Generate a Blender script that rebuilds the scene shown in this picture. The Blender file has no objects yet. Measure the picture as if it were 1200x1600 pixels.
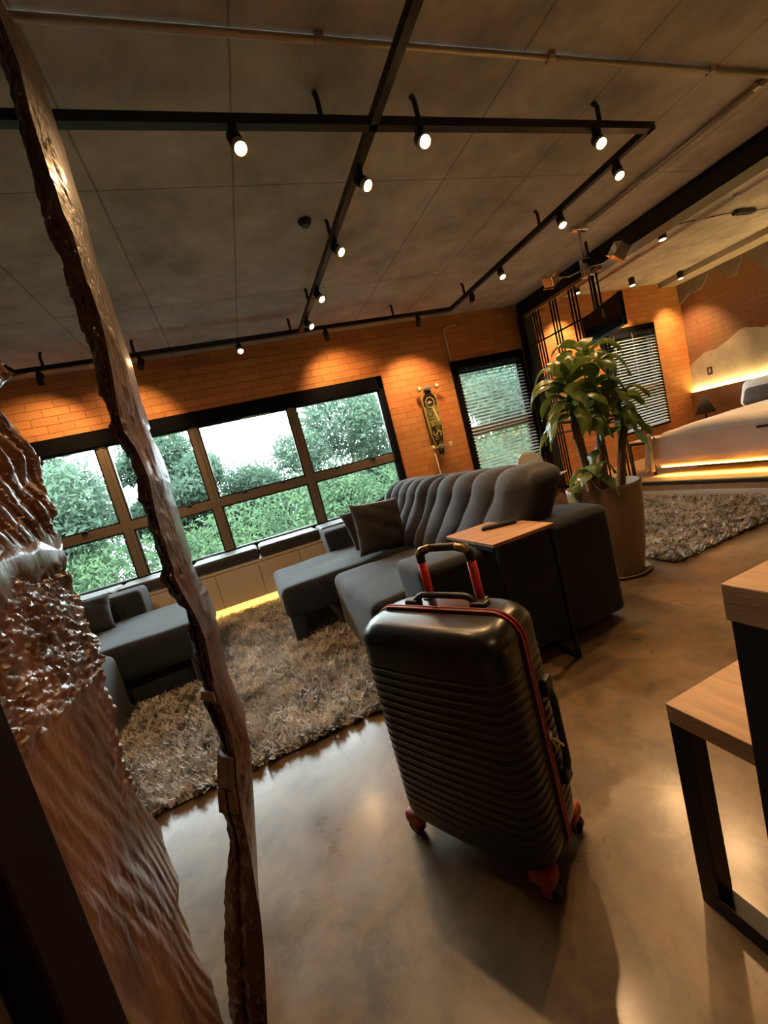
import bpy, bmesh, math, random
from mathutils import Vector, Matrix, noise
import numpy as np
random.seed(7)
PI = math.pi
S = bpy.context.scene
COL = S.collection
H = 1.2                       # camera height
ZC = 2.945                    # ceiling
WY = 5.2                      # window wall
V = Vector

# ------------------------------------------------------------------ camera
yaw, pitch, roll, FPX = .314111, .116695, .258148, 640.87
fw = V((math.sin(yaw)*math.cos(pitch), math.cos(yaw)*math.cos(pitch), -math.sin(pitch)))
r0 = V((math.cos(yaw), -math.sin(yaw), 0))
d0 = fw.cross(r0)
cr = math.cos(roll)*r0 + math.sin(roll)*d0
cd = -math.sin(roll)*r0 + math.cos(roll)*d0
cam = bpy.data.cameras.new('camera')
co = bpy.data.objects.new('camera', cam)
COL.objects.link(co)
m = Matrix((cr, -cd, -fw)).transposed().to_4x4()
m.translation = V((0, 0, H))
co.matrix_world = m
cam.sensor_fit = 'VERTICAL'
cam.sensor_height = 36
cam.lens = 36*FPX/1600
cam.clip_start = .02
S.camera = co

def ray(x, y):
    return cr*((x-600)/FPX) + cd*((y-800)/FPX) + fw
def on(ax, x, y, val):
    """measured point of the photograph on an axis plane (used only to read off sizes)"""
    d = ray(x, y); o = V((0, 0, H))
    return o + d*((val-o[ax])/d[ax])

# ------------------------------------------------------------------ materials
def mat(name, col, rough=.6, metal=0, **k):
    mm = bpy.data.materials.new(name); mm.use_nodes = True
    nt = mm.node_tree; b = nt.nodes['Principled BSDF']
    b.inputs['Base Color'].default_value = (*col, 1)
    b.inputs['Roughness'].default_value = rough
    b.inputs['Metallic'].default_value = metal
    if 'spec' in k: b.inputs['Specular IOR Level'].default_value = k['spec']
    if 'coat' in k:
        b.inputs['Coat Weight'].default_value = k['coat']; b.inputs['Coat Roughness'].default_value = k.get('coatr', .1)
    if 'sheen' in k: b.inputs['Sheen Weight'].default_value = k['sheen']
    if 'emit' in k:
        b.inputs['Emission Color'].default_value = (*k['emit'], 1); b.inputs['Emission Strength'].default_value = k['es']
    v = k.get('var')
    if v:                      # (scale, amount, bump)
        tc = nt.nodes.new('ShaderNodeTexCoord'); n = nt.nodes.new('ShaderNodeTexNoise')
        n.inputs['Scale'].default_value = v[0]; n.inputs['Detail'].default_value = 6; n.inputs['Roughness'].default_value = .65
        mp = nt.nodes.new('ShaderNodeMapping'); mp.inputs['Scale'].default_value = k.get('stretch', (1, 1, 1))
        nt.links.new(tc.outputs['Object'], mp.inputs[0]); nt.links.new(mp.outputs[0], n.inputs['Vector'])
        rp = nt.nodes.new('ShaderNodeValToRGB')
        rp.color_ramp.elements[0].position = .3; rp.color_ramp.elements[1].position = .72
        a = v[1]; c2 = k.get('col2')
        rp.color_ramp.elements[0].color = (*[c*(1-a) for c in col], 1)
        rp.color_ramp.elements[1].color = (*(c2 if c2 else [min(1, c*(1+a)) for c in col]), 1)
        nt.links.new(n.outputs['Fac'], rp.inputs[0]); nt.links.new(rp.outputs[0], b.inputs['Base Color'])
        if v[2]:
            bp = nt.nodes.new('ShaderNodeBump'); bp.inputs['Strength'].default_value = v[2]; bp.inputs['Distance'].default_value = k.get('bd', .01)
            n2 = nt.nodes.new('ShaderNodeTexNoise'); n2.inputs['Scale'].default_value = v[0]*k.get('bs', 6); n2.inputs['Detail'].default_value = 4
            nt.links.new(mp.outputs[0], n2.inputs['Vector'])
            nt.links.new(n2.outputs['Fac'], bp.inputs['Height']); nt.links.new(bp.outputs[0], b.inputs['Normal'])
    return mm

def brick_mat(name, axis, c1, c2, cm):
    mm = bpy.data.materials.new(name); mm.use_nodes = True; nt = mm.node_tree; b = nt.nodes['Principled BSDF']; L = nt.links.new
    tc = nt.nodes.new('ShaderNodeTexCoord'); sp = nt.nodes.new('ShaderNodeSeparateXYZ'); cb = nt.nodes.new('ShaderNodeCombineXYZ')
    L(tc.outputs['Object'], sp.inputs[0]); L(sp.outputs[axis], cb.inputs[0]); L(sp.outputs[2], cb.inputs[1])
    nz = nt.nodes.new('ShaderNodeTexNoise'); nz.inputs['Scale'].default_value = 5; L(cb.outputs[0], nz.inputs['Vector'])
    vm = nt.nodes.new('ShaderNodeVectorMath'); vm.operation = 'MULTIPLY_ADD'
    L(nz.outputs['Color'], vm.inputs[0]); vm.inputs[1].default_value = (.028, .022, 0); L(cb.outputs[0], vm.inputs[2])
    br = nt.nodes.new('ShaderNodeTexBrick'); L(vm.outputs[0], br.inputs['Vector'])
    br.inputs['Color1'].default_value = (*c1, 1); br.inputs['Color2'].default_value = (*c2, 1); br.inputs['Mortar'].default_value = (*cm, 1)
    br.inputs['Scale'].default_value = 1; br.inputs['Mortar Size'].default_value = .004; br.inputs['Mortar Smooth'].default_value = .8
    br.inputs['Brick Width'].default_value = .25; br.inputs['Row Height'].default_value = .085; br.inputs['Bias'].default_value = -.2
    n2 = nt.nodes.new('ShaderNodeTexNoise'); n2.inputs['Scale'].default_value = 1.7; n2.inputs['Detail'].default_value = 5; L(cb.outputs[0], n2.inputs['Vector'])
    mx = nt.nodes.new('ShaderNodeMix'); mx.data_type = 'RGBA'; mx.blend_type = 'MULTIPLY'; mx.inputs[0].default_value = .45
    L(br.outputs['Color'], mx.inputs[6]); L(n2.outputs['Color'], mx.inputs[7]); L(mx.outputs[2], b.inputs['Base Color'])
    n3 = nt.nodes.new('ShaderNodeTexNoise'); n3.inputs['Scale'].default_value = 28; n3.inputs['Detail'].default_value = 5; L(cb.outputs[0], n3.inputs['Vector'])
    ad = nt.nodes.new('ShaderNodeMath'); ad.operation = 'MULTIPLY_ADD'; L(br.outputs['Fac'], ad.inputs[0]); ad.inputs[1].default_value = -1; L(n3.outputs['Fac'], ad.inputs[2])
    bp = nt.nodes.new('ShaderNodeBump'); bp.inputs['Strength'].default_value = .9; bp.inputs['Distance'].default_value = .012
    L(ad.outputs[0], bp.inputs['Height']); L(bp.outputs[0], b.inputs['Normal']); b.inputs['Roughness'].default_value = .75
    return mm

def concrete_ceiling():
    mm = mat('concrete_ceiling', (.47, .45, .40), .85, var=(2.2, .38, .4), bs=20, bd=.004)
    nt = mm.node_tree; L = nt.links.new; b = nt.nodes['Principled BSDF']
    tc = nt.nodes.new('ShaderNodeTexCoord'); sp = nt.nodes.new('ShaderNodeSeparateXYZ'); L(tc.outputs['Object'], sp.inputs[0])
    outs = []
    for ax, off, per, w in ((0, .46, .7, .004), (1, 2.57, 1.38, .003)):
        a = nt.nodes.new('ShaderNodeMath'); a.operation = 'SUBTRACT'; L(sp.outputs[ax], a.inputs[0]); a.inputs[1].default_value = off - per*20.5
        n = nt.nodes.new('ShaderNodeTexNoise'); n.inputs['Scale'].default_value = 6; L(tc.outputs['Object'], n.inputs['Vector'])
        a2 = nt.nodes.new('ShaderNodeMath'); a2.operation = 'MULTIPLY_ADD'; L(n.outputs['Fac'], a2.inputs[0]); a2.inputs[1].default_value = .012; L(a.outputs[0], a2.inputs[2])
        mo = nt.nodes.new('ShaderNodeMath'); mo.operation = 'MODULO'; L(a2.outputs[0], mo.inputs[0]); mo.inputs[1].default_value = per
        s = nt.nodes.new('ShaderNodeMath'); s.operation = 'SUBTRACT'; L(mo.outputs[0], s.inputs[0]); s.inputs[1].default_value = per/2
        ab = nt.nodes.new('ShaderNodeMath'); ab.operation = 'ABSOLUTE'; L(s.outputs[0], ab.inputs[0])
        mr = nt.nodes.new('ShaderNodeMapRange'); mr.inputs[1].default_value = w*.4; mr.inputs[2].default_value = w*2.2; mr.inputs[3].default_value = .5; mr.inputs[4].default_value = 1
        L(ab.outputs[0], mr.inputs[0]); outs.append(mr.outputs[0])
    mu = nt.nodes.new('ShaderNodeMath'); mu.operation = 'MULTIPLY'; L(outs[0], mu.inputs[0]); L(outs[1], mu.inputs[1])
    src = b.inputs['Base Color'].links[0].from_socket
    mx = nt.nodes.new('ShaderNodeMix'); mx.data_type = 'RGBA'; mx.blend_type = 'MULTIPLY'; mx.inputs[0].default_value = 1
    L(src, mx.inputs[6]); L(mu.outputs[0], mx.inputs[7]); L(mx.outputs[2], b.inputs['Base Color'])
    return mm

def floor_mat():
    mm = mat('burnt_cement', (.10, .068, .036), .3, coat=.45, coatr=.18)
    nt = mm.node_tree; L = nt.links.new; b = nt.nodes['Principled BSDF']
    tc = nt.nodes.new('ShaderNodeTexCoord')
    def N(sc, det=6, dist=0, rough=.6):
        n = nt.nodes.new('ShaderNodeTexNoise'); n.inputs['Scale'].default_value = sc; n.inputs['Detail'].default_value = det
        n.inputs['Distortion'].default_value = dist; n.inputs['Roughness'].default_value = rough; L(tc.outputs['Object'], n.inputs['Vector']); return n
    def ramp(n, stops):
        r = nt.nodes.new('ShaderNodeValToRGB'); e = r.color_ramp.elements
        e[0].position, e[0].color = stops[0][0], (*stops[0][1], 1); e[1].position, e[1].color = stops[-1][0], (*stops[-1][1], 1)
        for p, c in stops[1:-1]: x = e.new(p); x.color = (*c, 1)
        L(n.outputs['Fac'], r.inputs[0]); return r
    r1 = ramp(N(1.5, 7, .25, .62), [(.32, (.12, .072, .034)), (.5, (.20, .13, .066)), (.62, (.26, .178, .098)), (.72, (.34, .255, .155))])
    r2 = ramp(N(6, 8, .4, .7), [(.35, (.62, .6, .58)), (.5, (.95, .95, .95)), (.68, (1.25, 1.22, 1.15))])
    mx = nt.nodes.new('ShaderNodeMix'); mx.data_type = 'RGBA'; mx.blend_type = 'MULTIPLY'; mx.inputs[0].default_value = 1
    L(r1.outputs[0], mx.inputs[6]); L(r2.outputs[0], mx.inputs[7]); L(mx.outputs[2], b.inputs['Base Color'])
    r3 = ramp(N(4, 6, .5), [(.3, (.26,)*3), (.7, (.46,)*3)]); L(r3.outputs[0], b.inputs['Roughness'])
    bp = nt.nodes.new('ShaderNodeBump'); bp.inputs['Strength'].default_value = .12; bp.inputs['Distance'].default_value = .004
    L(N(12, 6, .5).outputs['Fac'], bp.inputs['Height']); L(bp.outputs[0], b.inputs['Normal'])
    return mm

M = dict(
    brick=brick_mat('orange_brick', 0, (.74, .30, .09), (.58, .22, .062), (.46, .18, .055)),
    brick_y=brick_mat('brown_brick', 1, (.36, .19, .09), (.33, .17, .08), (.30, .155, .075)),
    ceil=concrete_ceiling(), floor=floor_mat(),
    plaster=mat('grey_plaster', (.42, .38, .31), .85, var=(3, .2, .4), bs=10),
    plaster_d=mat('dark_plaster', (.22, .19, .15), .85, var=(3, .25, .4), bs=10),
    sidewall=mat('olive_plaster', (.13, .1, .06), .85, var=(3, .2, .3)),
    black=mat('black_steel', (.006, .006, .007), .45, .0, spec=.35),
    blackm=mat('matt_black_paint', (.004, .004, .005), .8, spec=.08),
    frame=mat('dark_bronze_frame', (.045, .038, .032), .38, .4),
    frame_l=mat('bronze_aluminium', (.24, .19, .13), .4, .3),
    glass=None,
    fabric=mat('charcoal_suede', (.009, .0135, .0215), .9, var=(9, .25, .25), bs=30, bd=.003, sheen=.22),
    fabric_r=mat('charcoal_brown_suede', (.015, .015, .019), .9, var=(9, .25, .25), bs=30, bd=.003, sheen=.2),
    cushf=mat('bench_cushion_fabric', (.022, .024, .03), .6, var=(14, .2, .4), bs=5, bd=.006, sheen=.4),
    pillow=mat('pillow_fabric', (.028, .024, .025), .8, var=(20, .2, .3), sheen=.3),
    cab=mat('cream_laminate', (.6, .51, .43), .5),
    gap=mat('dark_gap', (.03, .025, .02), .8),
    oak=mat('oak_top', (.46, .24, .11), .45, var=(5, .3, .15), stretch=(1, 9, 3), bs=8),
    oaks=mat('oak_slab', (.5, .29, .14), .45, var=(4, .22, .2), stretch=(12, 1.2, 6), bs=8),
    caser=mat('suitcase_polycarbonate', (.006, .006, .008), .3, coat=.12, coatr=.2),
    casem=mat('suitcase_black_plastic', (.012, .012, .012), .45),
    red=mat('red_anodised', (.75, .045, .02), .4, .1),
    redp=mat('red_piping', (.5, .05, .02), .5),
    redw=mat('red_wheel_plastic', (.32, .045, .02), .5),
    chrome=mat('chrome', (.75, .72, .68), .12, 1),
    steel=mat('zinc_steel', (.45, .42, .38), .35, .8),
    conduit=mat('galvanised_conduit', (.42, .37, .3), .4, .6),
    pot=mat('clay_pot', (.36, .25, .16), .6, var=(4, .15, .2)),
    soil=mat('soil', (.03, .02, .012), .95, var=(30, .5, 1)),
    bark=mat('cane_bark', (.28, .15, .07), .8, var=(14, .4, .6), stretch=(1, 1, .3)),
    leaf=mat('leaf_green', (.10, .21, .028), .32, var=(3, .45, .1), col2=(.26, .33, .07), stretch=(1, 1, 1)),
    sheet=mat('cream_sheet', (.82, .66, .5), .8, var=(3, .08, .2), bs=2, bd=.02),
    sheetw=mat('white_sheet', (.78, .66, .52), .8),
    blanket=mat('mauve_blanket', (.66, .48, .38), .85, var=(2.2, .12, .3), bs=2, bd=.03),
    darkcush=mat('dark_cushion', (.06, .045, .035), .85),
    wood=mat('walnut_panel', (.25, .13, .06), .5, var=(3, .3, .1), stretch=(8, 1, 1)),
    platw=mat('platform_wood', (.38, .23, .12), .42, var=(3, .25, .1), stretch=(1, 9, 1)),
    whitep=mat('white_trim', (.75, .66, .52), .5),
    slat=mat('blind_slat', (.72, .74, .72), .35),
    white=mat('white_plastic', (.7, .7, .68), .4),
    soc=mat('brown_plate', (.07, .035, .02), .4),
    leafo=mat('tree_leaves', (.058, .098, .068), .9, var=(1.6, .2, 0), col2=(.078, .118, .082), spec=.04),
    leafh=mat('hedge_leaves', (.052, .098, .055), .9, var=(1.3, .2, 0), col2=(.075, .122, .06), spec=.04),
    trunk=mat('tree_bark', (.12, .1, .08), .9),
    grass=mat('outdoor_ground', (.05, .08, .04), .9, spec=.04),
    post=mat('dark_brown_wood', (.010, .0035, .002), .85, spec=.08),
    deck=mat('deck_green', (.16, .17, .05), .45, var=(9, .35, 0), col2=(.32, .30, .10)),
    deckd=mat('deck_black', (.01, .008, .006), .4),
    gold=mat('deck_yellow', (.55, .42, .12), .4),
    wheel=mat('longboard_wheel', (.75, .6, .42), .4),
    screen=mat('tv_screen', (.006, .007, .009), .12),
    tvlogo=mat('grey_badge', (.12, .13, .13), .4),
    led=mat('led_strip', (1, .8, .3), .5, emit=(1, .62, .12), es=14),
    bulb=mat('warm_bulb', (1, .8, .5), .5, emit=(1, .58, .2), es=34),
    bulbd=mat('warm_bulb_dim', (1, .8, .5), .5, emit=(1, .72, .4), es=14),
)
g = bpy.data.materials.new('window_glass'); g.use_nodes = True; nt = g.node_tree
for n in list(nt.nodes):
    if n.type != 'OUTPUT_MATERIAL': nt.nodes.remove(n)
tr = nt.nodes.new('ShaderNodeBsdfTransparent'); tr.inputs[0].default_value = (.86, .93, .92, 1)
gl = nt.nodes.new('ShaderNodeBsdfGlossy'); gl.inputs['Roughness'].default_value = .02
fr = nt.nodes.new('ShaderNodeFresnel'); fr.inputs[0].default_value = 1.45
ms = nt.nodes.new('ShaderNodeMixShader'); nt.links.new(fr.outputs[0], ms.inputs[0]); nt.links.new(tr.outputs[0], ms.inputs[1]); nt.links.new(gl.outputs[0], ms.inputs[2])
nt.links.new(ms.outputs[0], [n for n in nt.nodes if n.type == 'OUTPUT_MATERIAL'][0].inputs[0])
M['glass'] = g

def translucent(m_, f):
    nt = m_.node_tree; b = nt.nodes['Principled BSDF']; out = [n for n in nt.nodes if n.type == 'OUTPUT_MATERIAL'][0]
    t = nt.nodes.new('ShaderNodeBsdfTranslucent'); mx = nt.nodes.new('ShaderNodeMixShader'); mx.inputs[0].default_value = f
    nt.links.new(b.inputs['Base Color'].links[0].from_socket, t.inputs[0])
    nt.links.new(b.outputs[0], mx.inputs[1]); nt.links.new(t.outputs[0], mx.inputs[2]); nt.links.new(mx.outputs[0], out.inputs[0])
translucent(M['leafo'], .5); translucent(M['leafh'], .4); translucent(M['leaf'], .25)
# ------------------------------------------------------------------ object helpers
def tag(o, label=None, cat=None, group=None, kind=None):
    if label: o['label'] = label
    if cat: o['category'] = cat
    if group: o['group'] = group
    if kind: o['kind'] = kind
    return o
def thing(name, label, cat, loc=(0, 0, 0), rz=0, group=None):
    o = bpy.data.objects.new(name, None); COL.objects.link(o); o.location = loc; o.rotation_euler = (0, 0, rz); o.empty_display_size = .05
    return tag(o, label, cat, group)
def link(name, me, m_, parent=None, smooth=False):
    for mm in (m_ if isinstance(m_, (list, tuple)) else [m_]): me.materials.append(mm)
    o = bpy.data.objects.new(name, me); COL.objects.link(o); o.parent = parent
    if smooth:
        me.polygons.foreach_set('use_smooth', [True]*len(me.polygons))
    return o
def obj(name, bm, m_, parent=None, smooth=False, sharp=None):
    me = bpy.data.meshes.new(name); bmesh.ops.recalc_face_normals(bm, faces=bm.faces)
    bm.to_mesh(me); bm.free()
    o = link(name, me, m_, parent, smooth)
    if sharp is not None:
        me.polygons.foreach_set('use_smooth', [True]*len(me.polygons))
        try: me.set_sharp_from_angle(angle=math.radians(sharp))
        except Exception: pass
    return o
def struct(name, bm, m_, parent=None, **k):
    o = obj(name, bm, m_, parent, **k)
    if parent is None: o['kind'] = 'structure'
    return o
def B(): return bmesh.new()
def box(bm, lo, hi, bev=0, mi=0):
    r = bmesh.ops.create_cube(bm, size=1)
    for v in r['verts']:
        v.co = V([(lo[i]+hi[i])/2 + v.co[i]*(hi[i]-lo[i]) for i in range(3)])
    fs = set(f for v in r['verts'] for f in v.link_faces)
    for f in fs: f.material_index = mi
    if bev:
        es = list(set(e for v in r['verts'] for e in v.link_edges))
        bmesh.ops.bevel(bm, geom=es, offset=bev, segments=2, affect='EDGES', profile=.5)
    return bm
def tube(bm, pts, r, n=10, cap=True, mi=0):
    pts = [V(p) for p in pts]; rs = r if isinstance(r, (list, tuple)) else [r]*len(pts)
    up = None; rings = []
    for i, p in enumerate(pts):
        t = ((pts[min(i+1, len(pts)-1)]-pts[max(i-1, 0)])).normalized()
        if up is None: up = t.orthogonal().normalized()
        up = (up - t*up.dot(t)).normalized(); s = t.cross(up)
        rings.append([bm.verts.new(p + (up*math.cos(2*PI*k/n)+s*math.sin(2*PI*k/n))*rs[i]) for k in range(n)])
    for a, b in zip(rings, rings[1:]):
        for k in range(n):
            f = bm.faces.new((a[k], a[(k+1) % n], b[(k+1) % n], b[k])); f.material_index = mi; f.smooth = True
    if cap:
        bm.faces.new(rings[0]).material_index = mi; bm.faces.new(rings[-1]).material_index = mi
    return bm
def bar(bm, a, b, w, h=None, up=(0, 0, 1)):
    a = V(a); b = V(b); h = h or w; t = (b-a).normalized(); u = V(up)
    if abs(t.dot(u)) > .95: u = V((0, 1, 0))
    s = t.cross(u).normalized(); u = s.cross(t)
    vs = [bm.verts.new(p + s*x*w/2 + u*y*h/2) for p in (a, b) for x, y in ((-1, -1), (1, -1), (1, 1), (-1, 1))]
    for q in ((0, 1, 2, 3), (7, 6, 5, 4), (0, 4, 5, 1), (1, 5, 6, 2), (2, 6, 7, 3), (3, 7, 4, 0)): bm.faces.new([vs[i] for i in q])
    return bm
def lathe(bm, prof, c=(0, 0, 0), n=32, mi=0):
    rings = []
    for r, z in prof:
        rings.append([bm.verts.new((c[0]+r*math.cos(2*PI*k/n), c[1]+r*math.sin(2*PI*k/n), c[2]+z)) for k in range(n)] if r > 1e-5 else [bm.verts.new((c[0], c[1], c[2]+z))])
    for a, b in zip(rings, rings[1:]):
        for k in range(n):
            q = [a[k % len(a)], a[(k+1) % len(a)], b[(k+1) % len(b)], b[k % len(b)]]
            q2 = []; [q2.append(v) for v in q if v not in q2]
            if len(q2) > 2: bm.faces.new(q2).material_index = mi
    return bm
def axis(lo, hi, r, n):
    e = [0, .1, .25, .45, .7, 1]
    a = [lo + r*x for x in e] + [lo+r + (hi-lo-2*r)*i/n for i in range(1, n)] + [hi - r*x for x in reversed(e)]
    return a
def rbox(bm, lo, hi, r=.05, n=(8, 8, 4), fn=None):
    """soft box: rounded edges, optional displacement fn(point, unit) -> point"""
    r = min(r, *[(hi[i]-lo[i])/2*.98 for i in range(3)])
    A = [axis(lo[i], hi[i], r, n[i]) for i in range(3)]
    cache = {}
    def vert(p):
        k = tuple(round(c, 6) for c in p)
        if k in cache: return cache[k]
        p = V(p); q = V([min(max(p[i], lo[i]+r), hi[i]-r) for i in range(3)]); d = p-q
        o = q + d.normalized()*r if d.length > 1e-9 else p
        if fn:
            u = V([(o[i]-lo[i])/(hi[i]-lo[i]) for i in range(3)]); o = fn(o, u)
        cache[k] = bm.verts.new(o); return cache[k]
    for ax in range(3):
        i1, i2 = [(1, 2), (0, 2), (0, 1)][ax]
        for side in (lo[ax], hi[ax]):
            for a in range(len(A[i1])-1):
                for b in range(len(A[i2])-1):
                    q = []
                    for x, y in ((a, b), (a+1, b), (a+1, b+1), (a, b+1)):
                        p = [0, 0, 0]; p[ax] = side; p[i1] = A[i1][x]; p[i2] = A[i2][y]; q.append(vert(p))
                    if len(set(q)) == 4:
                        try: bm.faces.new(q)
                        except ValueError: pass
    return bm
def prism(bm, poly, fn0, fn1):
    """extrude 2D polygon: fn0/fn1 map (a,b) to front/back points"""
    f = [bm.verts.new(fn0(*p)) for p in poly]; b = [bm.verts.new(fn1(*p)) for p in poly]
    fa = bm.faces.new(f); fb = bm.faces.new(b[::-1])
    for i in range(len(poly)):
        j = (i+1) % len(poly); bm.faces.new((f[i], b[i], b[j], f[j]))
    bmesh.ops.triangulate(bm, faces=[fa, fb])
    return bm
def sm(x): x = max(0, min(1, x)); return x*x*(3-2*x)
def nz(*p): return noise.noise(V(p))
def area(name, loc, d, size, power, col, parent=None, sy=None, shape='RECTANGLE'):
    l = bpy.data.lights.new(name, 'AREA'); l.shape = shape; l.size = size; l.size_y = sy or size; l.energy = power; l.color = col
    o = bpy.data.objects.new(name, l); COL.objects.link(o); o.location = loc; o.rotation_euler = d; o.parent = parent
    return o

# ================================================================== SETTING
X0, X1, Y0 = -3.4, 7.95, -2.6
struct('floor', box(B(), (X0-.2, Y0-.2, -.2), (X1+.2, WY+.2, 0)), M['floor'])
struct('ceiling', box(B(), (X0-.2, Y0-.2, ZC), (X1+.2, WY+.2, ZC+.25)), M['ceil'])
WIN = [(-2.6, 2.12, .62, 2.31), (3.18, 4.42, .62, 2.31), (5.98, 7.2, .60, 2.33)]
bm = B()
xs = [X0-.2]
for w in WIN:
    box(bm, (xs[-1], WY, 0), (w[0], WY+.22, ZC)); box(bm, (w[0], WY, 0), (w[1], WY+.22, w[2])); box(bm, (w[0], WY, w[3]), (w[1], WY+.22, ZC)); xs.append(w[1])
box(bm, (xs[-1], WY, 0), (X1+.2, WY+.22, ZC))
struct('wall_back', bm, M['brick'])
struct('wall_left', box(B(), (X0-.2, Y0-.2, 0), (X0, WY, ZC)), M['sidewall'])
struct('wall_front', box(B(), (X0, Y0-.2, 0), (X1, Y0, ZC)), M['plaster_d'])
wr = struct('wall_right', box(B(), (X1, Y0, 0), (X1+.2, WY, ZC)), M['brick_y'])
def ragged(pts, amp, seed, step=.05):
    out = []
    for (a, b), (c, d) in zip(pts, pts[1:]):
        n = max(1, int(math.hypot(c-a, d-b)/step))
        for i in range(n):
            t = i/n; y = a+(c-a)*t; z = b+(d-b)*t
            out.append((y, z+amp*nz(y*6, seed, 0)+amp*.5*nz(y*18, seed, 3)))
    return out + [pts[-1]]
lowc = ragged([(WY, 1.47), (4.95, 1.6), (4.65, 1.65), (4.35, 1.8), (4.03, 1.72), (3.6, 1.6), (3.2, 1.75), (2.5, 1.62), (1.5, 1.75), (Y0, 1.6)], .05, 1)
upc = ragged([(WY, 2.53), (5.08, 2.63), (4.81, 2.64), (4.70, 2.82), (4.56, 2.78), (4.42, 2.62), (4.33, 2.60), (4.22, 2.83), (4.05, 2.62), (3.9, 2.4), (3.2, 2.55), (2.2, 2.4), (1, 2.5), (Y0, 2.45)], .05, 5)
def coat(curve, z_other):
    bm = B(); prev = None
    for y, z in curve:
        cur = [bm.verts.new(c) for c in ((X1, y, z), (X1-.022, y, z+(.004 if z_other > z else -.004)), (X1-.022, y, z_other), (X1, y, z_other))]
        if prev:
            for j in range(3): bm.faces.new((prev[j], prev[j+1], cur[j+1], cur[j]))
        prev = cur
    return bm
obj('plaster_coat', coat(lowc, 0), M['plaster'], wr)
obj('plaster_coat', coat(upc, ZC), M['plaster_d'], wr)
struct('trim_1', box(B(), (7.5, Y0, 2.86), (X1, WY, ZC)), M['plaster'])            # added lowered strip imitating the brighter-lit ceiling along the right wall
# black steel beam between the two areas
bm = B(); box(bm, (4.5, Y0, ZC-.02), (4.76, WY, ZC)); box(bm, (4.5, Y0, 2.745), (4.76, WY, 2.765)); box(bm, (4.61, Y0, 2.76), (4.65, WY, ZC-.01))
box(bm, (4.5, Y0, 2.76), (4.52, WY, ZC-.01))
struct('trim_2', bm, M['black'])

# ---- windows
def window(name, w, muls, trans, blind=False):
    x0, x1, z0, z1 = w; y0 = WY-.03; y1 = WY+.1
    bm = B(); t = .105 if blind else .075
    box(bm, (x0, y0, z1-.17), (x1, y1, z1), .004); box(bm, (x0, y0, z0), (x1, y1, z0+.04), .004)
    box(bm, (x0, y0, z0), (x0+t, y1, z1), .004); box(bm, (x1-t, y0, z0), (x1, y1, z1), .004)
    root = struct(name, bm, M['blackm'])
    for mx in muls:
        obj('mullion', box(box(B(), (mx-.05, WY+.01, z0+.03), (mx+.05, WY+.09, z1-.16), .004), (mx-.012, WY-.005, z0+.03), (mx+.012, WY+.02, z1-.16)), M['frame_l'], root)
    ed = [x0+t] + [v for mx in muls for v in (mx-.05, mx+.05)] + [x1-t]
    for i in range(0, len(ed), 2):
        a, b = ed[i], ed[i+1]
        obj('transom', box(B(), (a, WY+.01, trans-.05), (b, WY+.08, trans+.05), .004), M['frame_l'], root)
        bb = B()
        for p, q in ((z0+.03, trans-.05), (trans+.05, z1-.165)): box(bb, (a, WY+.045, p), (b, WY+.051, q))
        obj('pane', bb, M['glass'], root)
        bs = B()
        for p, q in ((z0+.03, trans-.05), (trans+.05, z1-.165)):
            for u, v_ in (((a, p), (a+.018, q)), ((b-.018, p), (b, q)), ((a, p), (b, p+.018)), ((a, q-.018), (b, q))):
                box(bs, (u[0], WY+.02, u[1]), (v_[0], WY+.07, v_[1]))
        obj('sash', bs, M['frame'], root)
        if not blind:
            for k in ((a*.72+b*.28), (a*.28+b*.72)):
                h = B(); box(h, (k-.03, WY-.012, trans+.035), (k+.03, WY+.012, trans+.06), .003); tube(h, [(k, WY-.012, trans+.05), (k+.03, WY-.03, trans+.085), (k+.1, WY-.032, trans+.09)], .005, 6)
                obj('latch', h, M['black'], root)
    return root
win1 = window('window_1', WIN[0], (-1.24, -.29, .865), 1.235)
window('window_2', WIN[1], (), 1.30, True)
window('window_3', WIN[2], (), 1.30, True)
# pull cord and bracket on header of the wide window
obj('cord_bracket', tube(tube(B(), [(.36, WY-.035, 2.14), (.36, WY-.035, 2.03)], .004, 6), [(.24, WY-.035, 2.125), (.6, WY-.035, 2.125)], .004, 6), M['white'], win1)

def blind(w, label, open_):
    x0, x1, z0, z1 = w; x0 += .075; x1 -= .09; z1 -= .06; z0 += .03
    t = thing('venetian_blind', label, 'blind', ((x0+x1)/2, WY-.06, z0))
    cx, cy, cz = t.location
    def L(p): return (p[0]-cx, p[1]-cy, p[2]-cz)
    obj('head_rail', box(B(), L((x0, WY-.085, z1-.10)), L((x1, WY-.035, z1-.05)), .003), M['black'], t)
    bm = B(); n = int((z1-.12-z0)/.048)
    for i in range(n):
        z = z0+.04+i*.048; a = math.radians(open_); d = .0245
        bar(bm, L((x0, WY-.06, z)), L((x1, WY-.06, z)), 2*d, .0016, up=(0, math.sin(a), math.cos(a)))
    obj('slats', bm, M['slat'], t)
    obj('bottom_rail', box(B(), L((x0, WY-.08, z0+.005)), L((x1, WY-.04, z0+.022)), .003), M['slat'], t)
    bm = B()
    for k in (.12, .5, .88):
        x = x0+(x1-x0)*k; tube(bm, [L((x, WY-.085, z0+.01)), L((x, WY-.085, z1-.06))], .0015, 5)
    obj('ladder_cord', bm, M['white'], t)
blind(WIN[1], 'white venetian blind on the window right of the longboard', -24)
blind(WIN[2], 'white venetian blind on the window behind the tall plant, nearest the bed', -24)

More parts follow.
